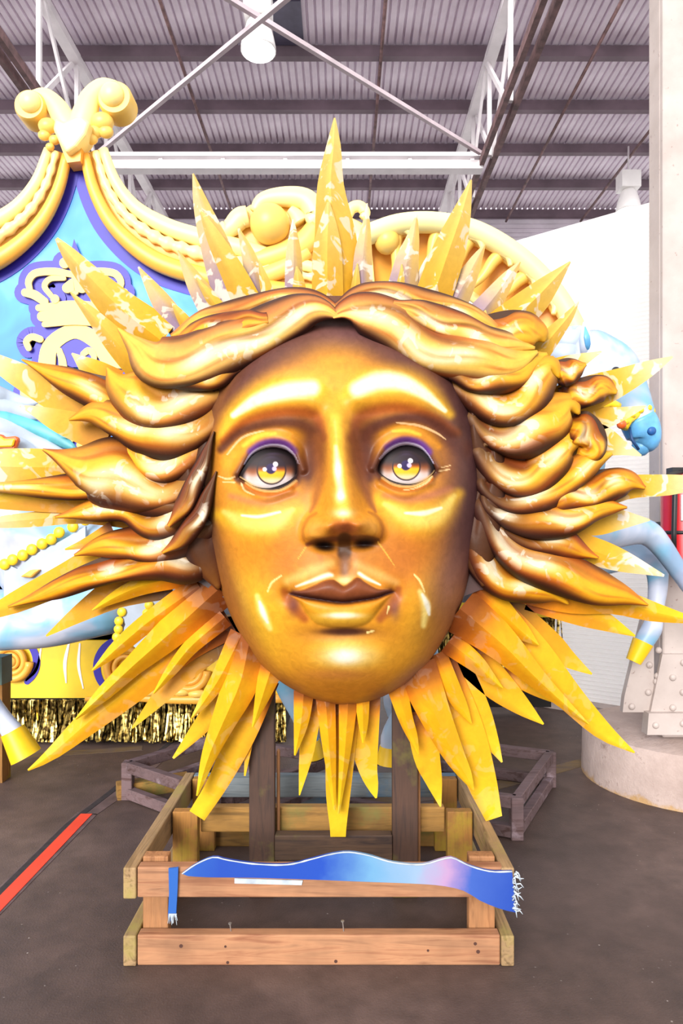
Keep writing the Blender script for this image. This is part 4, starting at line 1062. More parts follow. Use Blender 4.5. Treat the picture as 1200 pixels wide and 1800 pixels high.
LOCKS = [
 # left of the parting
 ([(594, 556, 12), (570, 546, 34), (540, 546, 46), (490, 566, 54), (430, 598, 62), (370, 624, 66), (318, 636, 62), (268, 634, 58), (236, 606, 30), (207, 577, 4)], 2.0, 2.18, 0.4, .55, ((.2, .2, .16), (.42, .0, .16), (.6, .3, .12)), (-.2, -.1), (240, 176, 60), .62),
 ([(590, 542, 16), (560, 530, 26), (510, 527, 30), (450, 543, 36), (390, 560, 36), (340, 575, 30), (300, 590, 6)], 2.06, 2.2, 1.5, .6, ((.3, .3, .12),), (-.2, -.1), (220, 130, 60), .5),
 ([(470, 560, 24), (420, 568, 30), (370, 580, 34), (330, 592, 24), (305, 600, 5)], 2.03, 2.17, 2.6, .6, ((.5, .4, .12),), (-.2, 0), (214, 120, 50), .2),
 ([(420, 642, 26), (375, 655, 40), (330, 660, 36), (290, 655, 30), (250, 655, 8)], 2.08, 2.16, 0.2, .6, ((.5, .3, .2),), (-.1, .2), (230, 160, 60), .3),
 ([(398, 668, 24), (355, 692, 56), (300, 702, 74), (245, 694, 74), (208, 676, 44), (188, 646, 4)], 2.14, 2.2, 1.0, .55, ((.42, .2, .17), (.66, -.1, .1)), (.0, .28), (236, 160, 40), .25),
 ([(300, 722, 40), (225, 708, 52), (160, 686, 40), (100, 660, 27), (38, 632, 3)], 2.2, 2.26, 2.2, .55, ((.3, .3, .12), (.6, .3, .1)), (-.1, .1), (226, 140, 24), .1),
 ([(388, 690, 30), (352, 735, 56), (305, 760, 66), (255, 756, 58), (212, 738, 44), (165, 726, 33), (121, 738, 4)], 2.13, 2.22, 3.4, .6, ((.4, .1, .12), (.62, .4, .12)), (.02, .3), (224, 140, 30), .2),
 ([(372, 742, 30), (332, 790, 56), (280, 806, 62), (235, 794, 46), (206, 770, 12)], 2.15, 2.24, .6, .6, ((.62, .1, .16),), (.05, .4), (226, 150, 40), .1),
 ([(356, 808, 36), (300, 850, 54), (240, 846, 78), (185, 828, 84), (130, 812, 42), (75, 790, 4)], 2.16, 2.23, 2.8, .5, ((.46, .1, .17), (.66, -.3, .1)), (.05, .3), (170, 90, 40), .25),
 ([(362, 852, 36), (300, 876, 46), (235, 868, 46), (180, 852, 38), (120, 856, 32), (62, 858, 24), (-20, 856, 16)], 2.16, 2.26, 4.2, .6, ((.5, .4, .1), (.9, .2, .12)), (.08, .35), (244, 190, 100), .1),
 ([(362, 862, 40), (322, 896, 54), (270, 912, 50), (220, 896, 30), (160, 898, 27), (96, 909, 4)], 2.15, 2.24, 5.0, .6, ((.3, .2, .12), (.72, .2, .12)), (.1, .4), (206, 120, 50), .1),
 ([(366, 900, 44), (330, 935, 54), (280, 955, 54), (225, 955, 38), (172, 962, 27), (130, 976, 4)], 2.15, 2.25, .9, .6, ((.34, .3, .14), (.5, 0, .1)), (.1, .45), (196, 110, 40), .1),
 ([(380, 960, 50), (338, 985, 58), (280, 988, 44), (215, 996, 36), (160, 1012, 31), (100, 1036, 24), (14, 1067, 4)], 2.17, 2.27, 2.0, .6, ((.2, .3, .1), (.5, .4, .08)), (.05, .3), (222, 130, 40), .0),
 ([(375, 690, 3), (352, 770, 40), (344, 850, 50), (350, 930, 56), (370, 995, 46), (384, 1035, 8)], 2.15, 2.19, 1.0, .55, (), (.6, 1.6), (110, 58, 30), .0),
 ([(376, 758, 2), (350, 830, 20), (322, 890, 22), (296, 925, 8)], 2.08, 2.1, .4, .7, ((.45, .1, .2),), (.3, 1.2), (180, 100, 40), .1),
 ([(380, 828, 2), (352, 900, 22), (322, 945, 22), (285, 972, 6)], 2.08, 2.12, 2.4, .7, ((.5, .1, .16),), (.3, 1.2), (190, 110, 40), .1),
 # right of the parting
 ([(584, 556, 12), (606, 545, 34), (635, 546, 50), (690, 572, 62), (745, 602, 66), (800, 624, 62), (855, 636, 54), (905, 636, 40), (945, 618, 6)], 2.0, 2.16, 3.6, .55, ((.2, .2, .16), (.45, 0, .16), (.62, .3, .14)), (-.2, -.1), (244, 190, 60), .62),
 ([(592, 540, 18), (630, 522, 30), (690, 520, 34), (745, 532, 34), (800, 548, 32), (850, 566, 24), (885, 585, 6)], 2.06, 2.2, .4, .6, ((.3, .2, .14), (.7, .2, .1)), (-.2, -.1), (224, 140, 60), .6),
 ([(690, 536, 22), (740, 552, 34), (800, 574, 38), (850, 596, 34), (900, 606, 28), (940, 612, 6)], 2.03, 2.18, 1.6, .6, ((.3, .2, .16), (.6, .1, .12)), (-.2, -.1), (244, 190, 60), .65),
 ([(800, 600, 40), (850, 588, 44), (905, 582, 50), (945, 588, 40), (958, 600, 6)], 2.14, 2.22, .6, .55, ((.5, .3, .2),), (-.3, -.1), (246, 190, 30), .2),
 ([(790, 655, 26), (840, 660, 44), (890, 654, 48), (935, 636, 38), (962, 622, 6)], 2.09, 2.2, 2.2, .6, ((.4, .3, .2),), (.0, .25), (240, 180, 50), .2),
 ([(800, 664, 26), (838, 692, 46), (880, 706, 60), (920, 694, 58), (948, 664, 50), (968, 644, 34), (984, 664, 6)], 2.12, 2.2, 3.0, .6, ((.42, .0, .17), (.75, .3, .1)), (.0, .3), (240, 180, 40), .2),
 ([(836, 735, 28), (875, 756, 52), (920, 754, 72), (965, 732, 66), (1002, 712, 36), (1018, 728, 5)], 2.14, 2.22, 1.2, .55, ((.45, .1, .2),), (.05, .35), (240, 180, 40), .2),
 ([(846, 792, 28), (880, 824, 46), (928, 838, 52), (964, 814, 48), (988, 782, 42), (1012, 770, 28), (1024, 764, 4)], 2.14, 2.22, 4.0, .6, ((.36, .2, .15), (.72, .2, .12)), (.05, .35), (246, 190, 40), .2),
 ([(856, 850, 30), (905, 876, 40), (955, 868, 44), (998, 838, 38), (1040, 812, 32), (1076, 797, 6)], 2.15, 2.24, 2.0, .6, ((.4, .2, .14), (.8, .2, .1)), (.1, .4), (240, 190, 60), .1),
 ([(950, 880, 44), (1005, 868, 44), (1058, 856, 42), (1105, 846, 30), (1134, 858, 6)], 2.2, 2.26, .7, .6, ((.4, .2, .16), (.7, .2, .1)), (-.2, .1), (214, 120, 20), .1),
 ([(985, 700, 36), (1025, 690, 36), (1062, 682, 30), (1084, 690, 8)], 2.22, 2.27, .7, .6, ((.4, .3, .16),), (-.3, 0), (240, 180, 40), .15),
 ([(975, 662, 34), (1005, 650, 30), (1030, 640, 6)], 2.2, 2.26, .7, .6, ((.5, .3, .2),), (-.3, 0), (230, 160, 30), .1),
 ([(1000, 740, 40), (1028, 760, 44), (1034, 790, 40), (1012, 812, 10)], 2.2, 2.24, .7, .6, ((.4, .3, .16),), (-.3, 0), (240, 180, 30), .1),
 ([(866, 888, 28), (925, 912, 44), (985, 908, 52), (1038, 894, 36), (1075, 892, 22), (1102, 892, 4)], 2.14, 2.24, 5.2, .6, ((.18, .3, .08), (.58, .1, .14)), (.08, .4), (206, 110, 20), .1),
 ([(845, 880, 28), (878, 932, 46), (925, 976, 58), (985, 1006, 54), (1048, 1032, 44), (1100, 1048, 28), (1139, 1064, 3)], 2.15, 2.25, 1.4, .6, ((.24, .2, .12), (.42, .2, .12)), (.05, .35), (220, 126, 20), .05),
 ([(838, 915, 34), (852, 975, 52), (890, 1016, 52), (938, 1036, 34), (975, 1044, 25), (999, 1062, 4)], 2.17, 2.25, 3.0, .6, ((.42, .2, .12), (.66, .3, .1)), (.1, .4), (240, 160, 24), .0),
 ([(890, 932, 34), (955, 944, 42), (1000, 960, 36), (1052, 981, 4)], 2.18, 2.25, .3, .6, ((.6, .3, .1),), (.1, .8), (220, 120, 20), .0),
 ([(826, 670, 3), (850, 760, 38), (856, 840, 42), (850, 920, 46), (842, 985, 40), (850, 1030, 8)], 2.15, 2.19, 2.0, .55, (), (.7, 1.8), (90, 48, 34), .0),
]
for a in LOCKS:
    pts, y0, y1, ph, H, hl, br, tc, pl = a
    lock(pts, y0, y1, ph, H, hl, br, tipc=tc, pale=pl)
# shaded core under the locks, and the backing board fixed to the uprights
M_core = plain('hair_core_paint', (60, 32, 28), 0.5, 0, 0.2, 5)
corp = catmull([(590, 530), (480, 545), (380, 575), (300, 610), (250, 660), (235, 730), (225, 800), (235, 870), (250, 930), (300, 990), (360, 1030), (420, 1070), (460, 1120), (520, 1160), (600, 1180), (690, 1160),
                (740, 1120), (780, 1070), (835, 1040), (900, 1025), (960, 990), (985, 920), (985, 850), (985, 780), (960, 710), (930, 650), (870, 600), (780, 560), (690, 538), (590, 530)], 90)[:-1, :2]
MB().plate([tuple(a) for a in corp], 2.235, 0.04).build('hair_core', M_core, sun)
back = [(600 + 230 * math.cos(a), 880 + 320 * math.sin(a)) for a in np.linspace(0, 2 * math.pi, 40)[:-1]]
MB().plate(back, 2.342, 0.026).build('backing_board', M_dark_z, sun)
# ============================================================ carnival float behind the sun
YB = 4.2
M_gold = plain('float_gold', (244, 198, 96), 0.4, 0, 0.06, 4)
M_goldc = plain('float_cream_gold', (252, 226, 146), 0.4, 0, 0.04, 4)
M_goldo = plain('float_orange_gold', (240, 172, 66), 0.4, 0, 0.08, 4)
M_violet = plain('float_violet', (50, 38, 168), 0.5, 0, 0.1, 5)
M_yband = plain('float_yellow', (238, 196, 30), 0.45, 0, 0.08, 5)
m, nt, b = newmat('float_blue')
v = objvec(nt)
n1 = noise(nt, 1.6, 4, 0.6, v, 0.5)
c = ramp(nt, n1.outputs[0], [(0.3, (24, 104, 200)), (0.55, (54, 146, 226)), (0.75, (110, 182, 240))]).outputs[0]
nt.links.new(c, b.inputs['Base Color']); b.inputs['Roughness'].default_value = 0.5
M_blue = m
flo = thing('carnival_float', P(130, 1300, YB), 'blue carnival float with gold scroll borders, crown emblem and tinsel fringe', 'float')
def px3(pts, Y):
    return [P(x, y, Y) for x, y in pts]
def off_path(pts, n, o):
    p = catmull(pts, n); out = []
    for i in range(n):
        d = p[min(i + 1, n - 1)][:2] - p[max(i - 1, 0)][:2]; d /= np.hypot(*d) + 1e-9
        out.append((p[i][0] - d[1] * p[i][2] * o, p[i][1] + d[0] * p[i][2] * o, p[i][2]))
    return out
SCL = YB / F
def roll(pts, o, rr, Y, mat, name, n=40, wave=0.0, sq=0.8):
    q = off_path(pts, n, o)
    MB().tube([P(x, y, Y) for x, y, w in q], [w * rr * SCL * (1 + wave * math.sin(i * 1.7)) for i, (x, y, w) in enumerate(q)], 14, ((0, 1, 0), sq)).build(name, mat, flo, True)
def moulding(pts, sgn):
    roll(pts, 0.72 * sgn, 0.34, YB - 0.05, M_goldc, 'outer_roll')
    roll(pts, -0.70 * sgn, 0.36, YB - 0.06, M_goldo, 'inner_roll')
    roll(pts, 0.0, 0.62, YB - 0.0, M_gold, 'channel', 40, 0, 0.35)
    roll(pts, 0.12 * sgn, 0.24, YB - 0.055, M_goldc, 'ribbon', 70, 0.22)
R_B = [(165, 268, 24), (185, 330, 29), (222, 385, 36), (282, 428, 44), (345, 450, 46), (420, 468, 44), (500, 484, 36), (560, 492, 26)]
L_B = [(267 - x, y, w) for x, y, w in R_B]
moulding(R_B, -1); moulding(L_B, 1)
inner = [(134, 280)] + [(x, y) for x, y, w in off_path(R_B, 30, 0.3)] + [(700, 520), (850, 560), (850, 980), (500, 980), (500, 1135), (-260, 1135)] + [(x, y) for x, y, w in reversed(off_path(L_B, 30, -0.3))]
MB().plate(inner, YB, 0.05).build('blue_panel', M_blue, flo)
vb = MB()
vb.ribbon([(x, y, 26) for x, y, w in off_path(R_B, 14, 1.22)], YB - 0.004, 0.004, 40)
vb.ribbon([(x, y, 26.5) for x, y, w in off_path(L_B, 14, -1.22)], YB - 0.0055, 0.004, 40)
vb.build('violet_edge', M_violet, flo)
# finial: two volutes and a shield
def volute(cx, cy, r, sgn):
    c = P(cx, cy, YB - 0.06); R = r * SCL
    MB().tube([(c[0], c[1] - 0.05, c[2]), (c[0], c[1] - 0.03, c[2]), (c[0], c[1] + 0.08, c[2])], [R * 0.9, R, R], 28).build('volute', M_gold, flo, False, 40)
    MB().ball((c[0] - 0.01 * sgn, c[1] - 0.05, c[2] + 0.01), R * 0.68, 22, (1, 0.8, 1)).build('volute_boss', M_goldc, flo, True)
volute(205, 179, 30, 1); volute(57, 192, 27, -1)
for s, pts in ((1, [(205, 150, 8), (180, 152, 14), (160, 172, 18), (150, 200, 22), (140, 228, 24)]), (-1, [(57, 166, 7), (78, 168, 13), (98, 186, 17), (112, 210, 20), (124, 232, 22)])):
    p = catmull(pts, 24)
    MB().tube([P(x, y, YB - 0.06) for x, y, w in p], [w * SCL for x, y, w in p], 14, ((0, 1, 0), 0.7)).build('scroll_arm', M_goldc, flo, True)
sh = [(96, 205), (112, 212), (130, 204), (150, 206), (158, 214), (150, 236), (134, 256), (116, 268), (104, 250), (92, 226)]
bevel(MB().plate(sh, YB - 0.17, 0.14).build('shield', M_goldc, flo), 0.03, 3)
MB().plate([(100, 240), (118, 262), (144, 252), (141, 283), (118, 286)], YB - 0.12, 0.1).build('shield_foot', M_goldo, flo)
for cx, cy, r in ((180, 215, 18), (186, 232, 12), (160, 244, 11), (168, 232, 12), (84, 222, 15), (78, 238, 10), (96, 246, 9), (88, 258, 7)):
    MB().ball(P(cx, cy, YB - 0.08), r * SCL, 16, (1.1, 0.8, 0.9)).build('leaf_lobe', M_gold, flo, True)
# central scroll group
def arm(pts, Y, mat, name='scroll_arm', sq=0.75, n=30):
    p = catmull(pts, n)
    MB().tube([P(x, y, Y) for x, y, w in p], [max(w, 1) * SCL for x, y, w in p], 14, ((0, 1, 0), sq)).build(name, mat, flo, True)
MB().ball(P(474, 394, YB - 0.1), 34 * SCL, 26, (1, 0.9, 1)).build('scroll_boss', M_gold, flo, True)
for q in ([(446, 372, 8), (462, 352, 13), (500, 346, 17), (538, 352, 19), (556, 380, 20), (540, 394, 15)], [(528, 392, 16), (520, 378, 12), (510, 368, 8)],
          [(436, 380, 18), (422, 384, 19), (408, 398, 17), (396, 404, 14), (386, 396, 9)], [(556, 400, 18), (530, 430, 20), (480, 450, 18), (430, 462, 12)],
          [(540, 440, 14), (500, 470, 16), (450, 490, 14)], [(610, 380, 9), (618, 366, 10), (632, 363, 10), (642, 374, 9), (636, 384, 6)], [(610, 395, 14), (625, 404, 13), (632, 420, 11), (628, 460, 10)]):
    arm(q, YB - 0.06, M_goldc if q[0][1] < 400 else M_gold)
MB().plate([(380, 400), (440, 360), (560, 350), (650, 400), (660, 520), (560, 530), (420, 480)], YB - 0.02, 0.06).build('scroll_back', M_gold, flo)
# arch with brackets on the right
ARC = [(640, 415, 17), (700, 395, 17), (765, 392, 17), (835, 407, 17), (905, 447, 17), (962, 500, 17), (1002, 560, 17), (1028, 630, 17), (1036, 720, 17)]
p = catmull(ARC, 60)
MB().tube([P(x, y, YB - 0.1) for x, y, w in p], [w * SCL for x, y, w in p], 14, ((0, 1, 0), 1.2)).build('arch_rim', plain('arch_lemon', (252, 238, 160), 0.45, 0, 0.03, 3), flo, True)
inn = [(640, 520), (700, 500), (760, 496), (820, 515), (865, 555), (895, 610), (905, 700)]
po = [(x, y) for x, y, w in catmull(ARC, 40)]; pi_ = [tuple(a) for a in catmull(inn, 30)[:, :2]]
mb = MB()
A1 = [P(x, y, YB - 0.02) for x, y in po]; B1 = [P(x, y, YB + 0.10) for x, y in [tuple(a) for a in catmull(inn, 40)[:, :2]]]
mb.add(A1 + B1, [(i, i + 1, i + 41, i + 40) for i in range(39)]).build('arch_coffer', M_goldo, flo, True)
arm([(x, y, 9) for x, y in pi_], YB + 0.06, M_goldc, 'arch_inner_rim')
for t in (0.14, 0.27, 0.38, 0.48, 0.58, 0.68, 0.78):
    i = int(t * 39)
    a, c2 = np.array(po[i]), catmull(inn, 40)[i, :2]
    d = (c2 - a); tx = np.array([-d[1], d[0]]) / np.hypot(*d)
    pts = [(*(a + d * 0.16 - tx * 14), 5), (*(a + d * 0.12), 11), (*(a + d * 0.16 + tx * 10), 12), (*(a + d * 0.34 + tx * 10), 11), (*(a + d * 0.62 + tx * 2), 8), (*(a + d * 0.9), 4)]
    arm(pts, YB - 0.06, M_gold, 'arch_bracket', 1.1)
    arm([(*(a + d * 0.17 - tx * 16), 4), (*(a + d * 0.10 - tx * 2), 6), (*(a + d * 0.14 + tx * 14), 5)], YB - 0.11, M_goldc, 'bracket_scroll', 1.0, 14)
MB().ball(P(680, 424, YB - 0.08), 22 * SCL, 20).build('scroll_boss', M_gold, flo, True)
# crown emblem: cream strokes over a violet outline
ST = [[(125, 482, 11), (95, 477, 13), (62, 480, 13), (50, 494, 12), (52, 508, 10)], [(112, 489, 8), (88, 490, 10), (78, 503, 10), (90, 520, 9)], [(44, 514, 14), (60, 518, 16), (78, 530, 14)],
      [(131, 485, 10), (131, 512, 14)], [(118, 506, 18), (131, 500, 22), (144, 506, 18)], [(68, 541, 12), (131, 536, 16), (194, 541, 12)], [(74, 556, 18), (131, 552, 20), (188, 556, 18)], [(78, 570, 10), (131, 566, 10), (184, 570, 10)],
      [(50, 612, 10), (46, 600, 11), (56, 592, 12), (70, 596, 12)], [(84, 720, 34), (82, 640, 30), (92, 604, 28), (131, 582, 26), (170, 600, 28), (190, 630, 26), (214, 640, 16)], [(104, 616, 10), (110, 640, 14), (110, 690, 18)],
      [(146, 622, 10), (156, 616, 12), (165, 626, 10), (162, 650, 8)], [(52, 690, 34), (80, 700, 40), (110, 715, 30)], [(96, 750, 30), (120, 770, 20)], [(146, 772, 12), (140, 782, 12)], [(134, 690, 20), (170, 690, 40), (200, 680, 30)],
      [(113, 462, 18), (113.5, 462.5, 18)], [(96, 525, 15), (96.5, 525.5, 15)]]
mir = [[(262 - x, y, w) for x, y, w in s] for s in ST[:3]] + [[(166, 525, 15), (166.5, 525.5, 15)]]
em, eo = MB(), MB()
for k, s in enumerate(ST + mir):
    em.ribbon(s, YB - 0.03 - 0.0012 * (k % 9), 0.012, max(6, len(s) * 4))
    eo.ribbon([(x, y, w + 24) for x, y, w in s], YB - 0.006 - 0.0007 * k, 0.002, max(6, len(s) * 4))
eo.disc(134, 606, 40, YB - 0.0245, 0.002); eo.plate([(118, 470), (130, 420), (150, 470)], YB - 0.0253, 0.002)
tag(em.build('crown_emblem', plain('emblem_yellow', (246, 212, 112), 0.5, 0, 0.04, 4), flo), 'cream crown and scroll emblem')
eo.build('emblem_outline', M_violet, flo)
# lower yellow band with roundels, skirt and tinsel
YL = YB - 0.03
MB().plate([(-260, 1126), (500, 1126), (500, 1227), (-260, 1227)], YL, 0.04).build('yellow_band', M_yband, flo)
for cx, cy, r in ((20, 1164, 32), (222, 1172, 40), (330, 1180, 34), (430, 1176, 30)):
    pts = [(cx + r * (1 - 0.011 * k) * math.cos(k * 0.22), cy + r * (1 - 0.011 * k) * math.sin(k * 0.22)) for k in range(70)]
    MB().tube(px3(pts, YL - 0.03), [(7 - 0.06 * k) * SCL for k in range(70)], 10).build('gold_spiral', M_goldo, flo, True)
    MB().ball(P(cx, cy, YL - 0.03), 9 * SCL, 14).build('spiral_boss', M_gold, flo, True)
    s = 1 if cx < 100 else -1
    MB().ribbon([(cx + s * (r + 12) * math.cos(a), cy + (r + 12) * math.sin(a), 12 * math.cos(a * 0.8) + 1) for a in np.linspace(-1.2, 0.9, 9)], YL - 0.004, 0.004).build('violet_crescent', M_violet, flo)
for pts in ([(122, 1126, 3), (114, 1165, 6), (116, 1200, 2)], [(140, 1132, 3), (138, 1170, 5), (146, 1210, 2)], [(72, 1140, 2), (64, 1176, 5), (46, 1196, 3)]):
    MB().ribbon(pts, YL - 0.004, 0.004).build('white_flourish', M_enamel, flo)
arm([(150, 1229, 4), (230, 1227, 6), (330, 1230, 8), (500, 1228, 8)], YL - 0.02, M_goldo, 'band_moulding')
for i in range(8):
    MB().ball(P(262 + i * 28, 1216 + (i % 2) * 3, YL - 0.03), 13 * SCL, 12, (1.3, 0.7, 0.6)).build('leaf_lobe', M_gold, flo, True)
a0, a1 = P(-260, 1227, YL + 0.03), P(500, 1227, YL + 0.03)
MB().box((a0[0], YB + 0.0, 0.02), (a1[0], YB + 0.5, 1.0)).build('dark_body', plain('dark_skirt', (24, 20, 16), 0.8), flo)
m, nt, b = newmat('gold_tinsel')
b.inputs['Base Color'].default_value = L4((176,140,62)); b.inputs['Metallic'].default_value = 0.9; b.inputs['Roughness'].default_value = 0.28
v = objvec(nt); n1 = noise(nt, 40, 2, 0.5, v)
nt.links.new(ramp(nt, n1.outputs[0], [(0.4, (60, 44, 14)), (0.68, (226, 196, 110))]).outputs[0], b.inputs['Base Color'])
M_tinsel = m
def fringe(x0, x1, y, z0, z1, parent, n):
    mb = MB()
    for k in range(n):
        x = random.uniform(x0, x1); w = random.uniform(0.004, 0.011); dy = random.uniform(-0.03, 0.0); a = random.uniform(-1.1, 1.1)
        lean = random.uniform(-0.03, 0.03); zb = z0 + random.uniform(0, 0.03)
        r = []
        for j, t in enumerate((0, 0.35, 0.7, 1)):
            xx = x + lean * t + random.uniform(-0.004, 0.004); yy = y + dy - 0.05 * t * t + random.uniform(-0.006, 0.006); z = z1 + (zb - z1) * t
            aa = a + random.uniform(-0.5, 0.5)
            r += [(xx - w * math.cos(aa), yy - w * math.sin(aa), z), (xx + w * math.cos(aa), yy + w * math.sin(aa), z)]
        mb.add(r, [(2 * j, 2 * j + 1, 2 * j + 3, 2 * j + 2) for j in range(3)])
    o = mk('tinsel_fringe', mb.v, mb.f, M_tinsel, parent, False)
    tag(o, 'hanging gold tinsel fringe', None, None, 'stuff')
fringe(a0[0], a1[0], YL, 0.012, a0[2], flo, 700)
# second float beyond, only its apron shows
fl2 = thing('float_apron', P(800, 1210, 4.75), 'yellow float apron with gold tinsel fringe beside the ribbed partition', 'float')
b0, b1 = P(700, 1085, 4.75), P(985, 1085, 4.75)
MB().box((b0[0], 4.75, b0[2]), (b1[0], 4.79, b0[2] + 0.42)).build('yellow_band', M_yband, fl2)
MB().box((b0[0], 4.80, 0.05), (b1[0] - 0.05, 4.84, b0[2] + 0.3)).build('dark_body', plain('underside_shade', (30, 24, 22), 0.8), fl2)  # dark slab standing in for the shade under the float
MB().box((b0[0] + 0.1, 4.84, 0.0), (b0[0] + 0.16, 4.9, b0[2])).build('leg', M_rust, fl2)
MB().box((b1[0] - 0.2, 4.84, 0.0), (b1[0] - 0.14, 4.9, b0[2])).build('leg', M_rust, fl2)
fringe(b0[0], b1[0], 4.75, 0.2, b0[2], fl2, 260)

# ============================================================ carousel horses
m, nt, b = newmat('horse_paint')
v = objvec(nt)
n1 = noise(nt, 4.2, 3, 0.5, v, 0.8); n2 = noise(nt, 2.2, 2, 0.5, v, 0.4)
c = ramp(nt, n1.outputs[0], [(0.38, (118, 170, 200)), (0.5, (160, 178, 202)), (0.62, (190, 196, 214))]).outputs[0]
c = mixc(nt, ramp(nt, n2.outputs[0], [(0.56, (0, 0, 0, 1)), (0.66, (0.5, 0.5, 0.5, 1))]).outputs[0], c, (134, 132, 158))
nt.links.new(c, b.inputs['Base Color']); b.inputs['Roughness'].default_value = 0.4
M_horse = m
M_mane = plain('mane_turquoise', (84, 166, 178), 0.45, 0, 0.2, 7)
M_manew = plain('mane_white', (164, 176, 192), 0.45, 0, 0.1, 7)
M_hoof = plain('hoof_yellow', (240, 192, 20), 0.4, 0, 0.08, 5)
M_strap = plain('bridle_yellow', (244, 204, 40), 0.4, 0, 0.08, 12)
M_muzz = plain('muzzle_blue', (96, 164, 212), 0.4, 0, 0.25, 9)
M_redtr = plain('trim_orange', (226, 96, 30), 0.45, 0, 0.06, 6)
def horse(label, chains, base):
    t = thing('carousel_horse', base, label, 'carousel horse')
    mb = MB()
    for pts, Yo in chains:
        p = catmull([(x, y, Yq, r) for x, y, Yq, r in pts], 16 + 4 * len(pts))
        P3 = [P(x, y, Yq) for x, y, Yq, r in p]
        rad = [max(r, 2) * Yq / F for x, y, Yq, r in p]
        mb.tube(P3, rad, 16)
        mb.ball(P3[0], rad[0], 16); mb.ball(P3[-1], rad[-1], 16)
    o = mb.build('body', M_horse, t, True)
    r = o.modifiers.new('remesh', 'REMESH'); r.mode = 'VOXEL'; r.voxel_size = 0.014; r.use_smooth_shade = True
    s = o.modifiers.new('smooth', 'SMOOTH'); s.iterations = 6; s.factor = 0.5
    return t
def hoof(par, a, e, Y, ra, rb):
    MB().tube([P(*a, Y), P(*e, Y)], [ra * Y / F, rb * Y / F], 16).build('hoof', M_hoof, par, False, 40)
def strand(par, pts, Y, mat, name='mane_strand'):
    p = catmull(pts, 24)
    MB().tube([P(x, y, Y - 0.02 * math.sin(i * 0.3)) for i, (x, y, w) in enumerate(p)], [max(w, 0.6) * Y / F for x, y, w in p], 10, ((0, 1, 0), 0.6)).build(name, mat, par, True)
YR = 3.0
hr = horse('pale blue carousel horse rearing in front of the riveted column', [
    ([(730, 960, YR, 88), (830, 955, YR, 105), (930, 930, YR, 98), (985, 900, YR, 66)], 0),
    ([(960, 900, YR, 80), (1000, 820, YR, 60), (1022, 730, YR, 48), (1036, 660, YR, 42), (1046, 622, YR, 38)], 0),
    ([(1042, 618, YR, 38), (1080, 646, YR, 40), (1104, 690, YR, 34), (1122, 735, YR, 29), (1132, 765, YR, 25)], 0),
    ([(960, 960, YR - .1, 60), (1030, 948, YR - .12, 34), (1090, 938, YR - .12, 25), (1132, 934, YR - .12, 24), (1160, 958, YR - .12, 20), (1200, 1015, YR - .12, 16), (1240, 1070, YR - .12, 15)], 0),
    ([(970, 985, YR + .08, 56), (1040, 985, YR + .1, 32), (1100, 978, YR + .1, 25), (1144, 978, YR + .1, 24), (1156, 1020, YR + .1, 18), (1150, 1080, YR + .1, 15), (1146, 1104, YR + .1, 18), (1130, 1130, YR + .1, 17)], 0),
    ([(740, 980, YR - .1, 70), (715, 1080, YR - .1, 44), (745, 1160, YR - .1, 26), (712, 1240, YR - .1, 18), (688, 1290, YR - .1, 18), (684, 1312, YR - .1, 17)], 0),
    ([(740, 980, YR + .1, 70), (700, 1070, YR + .12, 44), (720, 1150, YR + .12, 26), (690, 1220, YR + .12, 18), (700, 1262, YR + .12, 18)], 0)], P(712, 1420, YR + .05))
hoof(hr, (1130, 1128), (1113, 1163), YR + .1, 18, 13); hoof(hr, (1242, 1072), (1262, 1100), YR - .12, 15, 19); hoof(hr, (684, 1312), (681, 1342), YR - .1, 17, 21); hoof(hr, (700, 1262), (703, 1288), YR + .12, 17, 21)
# head details
MB().tube([P(1034, 622, YR - .06), P(1030, 592, YR - .07), P(1026, 566, YR - .06)], [0.035, 0.03, 0.004], 12, ((0, 1, 0), 0.5)).build('ear', M_horse, hr, True)
MB().tube([P(1034, 614, YR - .075), P(1031, 592, YR - .085), P(1028, 574, YR - .075)], [0.012, 0.014, 0.002], 10, ((0, 1, 0), 0.4)).build('ear_hollow', M_muzz, hr, True)
mz = catmull([(1119, 736, 29), (1128, 755, 29), (1132, 774, 25), (1126, 786, 16)], 12)
mzo = MB().tube([P(x, y, YR) for x, y, w in mz], [w * 1.06 * YR / F for x, y, w in mz], 20).ball(P(1126, 786, YR), 16 * YR / F, 14).build('muzzle', M_muzz, hr, True)
MB().tube([P(1106 + 0, 752, YR - .05), P(1110, 772, YR - .085), P(1122, 790, YR - .07)], 0.006, 8).build('mouth_line', plain('mouth_blue', (30, 70, 120), .5), mzo, True)
ns = P(1142, 758, YR - .062)
MB().tube([(ns[0], ns[1], ns[2]), (ns[0] + .006, ns[1] - .018, ns[2])], [0.022, 0.016], 14).build('nostril', plain('nostril_blue', (30, 90, 160), .5), mzo, True)
st_ = [(1096, 752), (1104, 738), (1118, 728), (1134, 722), (1146, 724)]
MB().tube([P(x, y, YR - .078 + .012 * k) for k, (x, y) in enumerate(st_)], 0.019, 10).build('noseband', M_strap, hr, True)
for k, (x, y) in enumerate(((1100, 744), (1112, 732), (1126, 724), (1140, 720))):
    MB().ball(P(x, y - 3, YR - .09 + .01 * k), 0.014, 10).build('noseband_bead', M_strap, hr, True)
MB().tube([P(1058, 712, YR - .1), P(1072, 708, YR - .1), P(1086, 716, YR - .09)], 0.02, 10).build('cheek_strap', M_strap, hr, True)
MB().ball(P(1092, 746, YR - .1), 0.02, 12).build('bit_ring', M_redtr, hr, True)
ey = P(1082, 652, YR - .095)
MB().ball(ey, 0.018, 12).build('eye', M_black, hr, True)
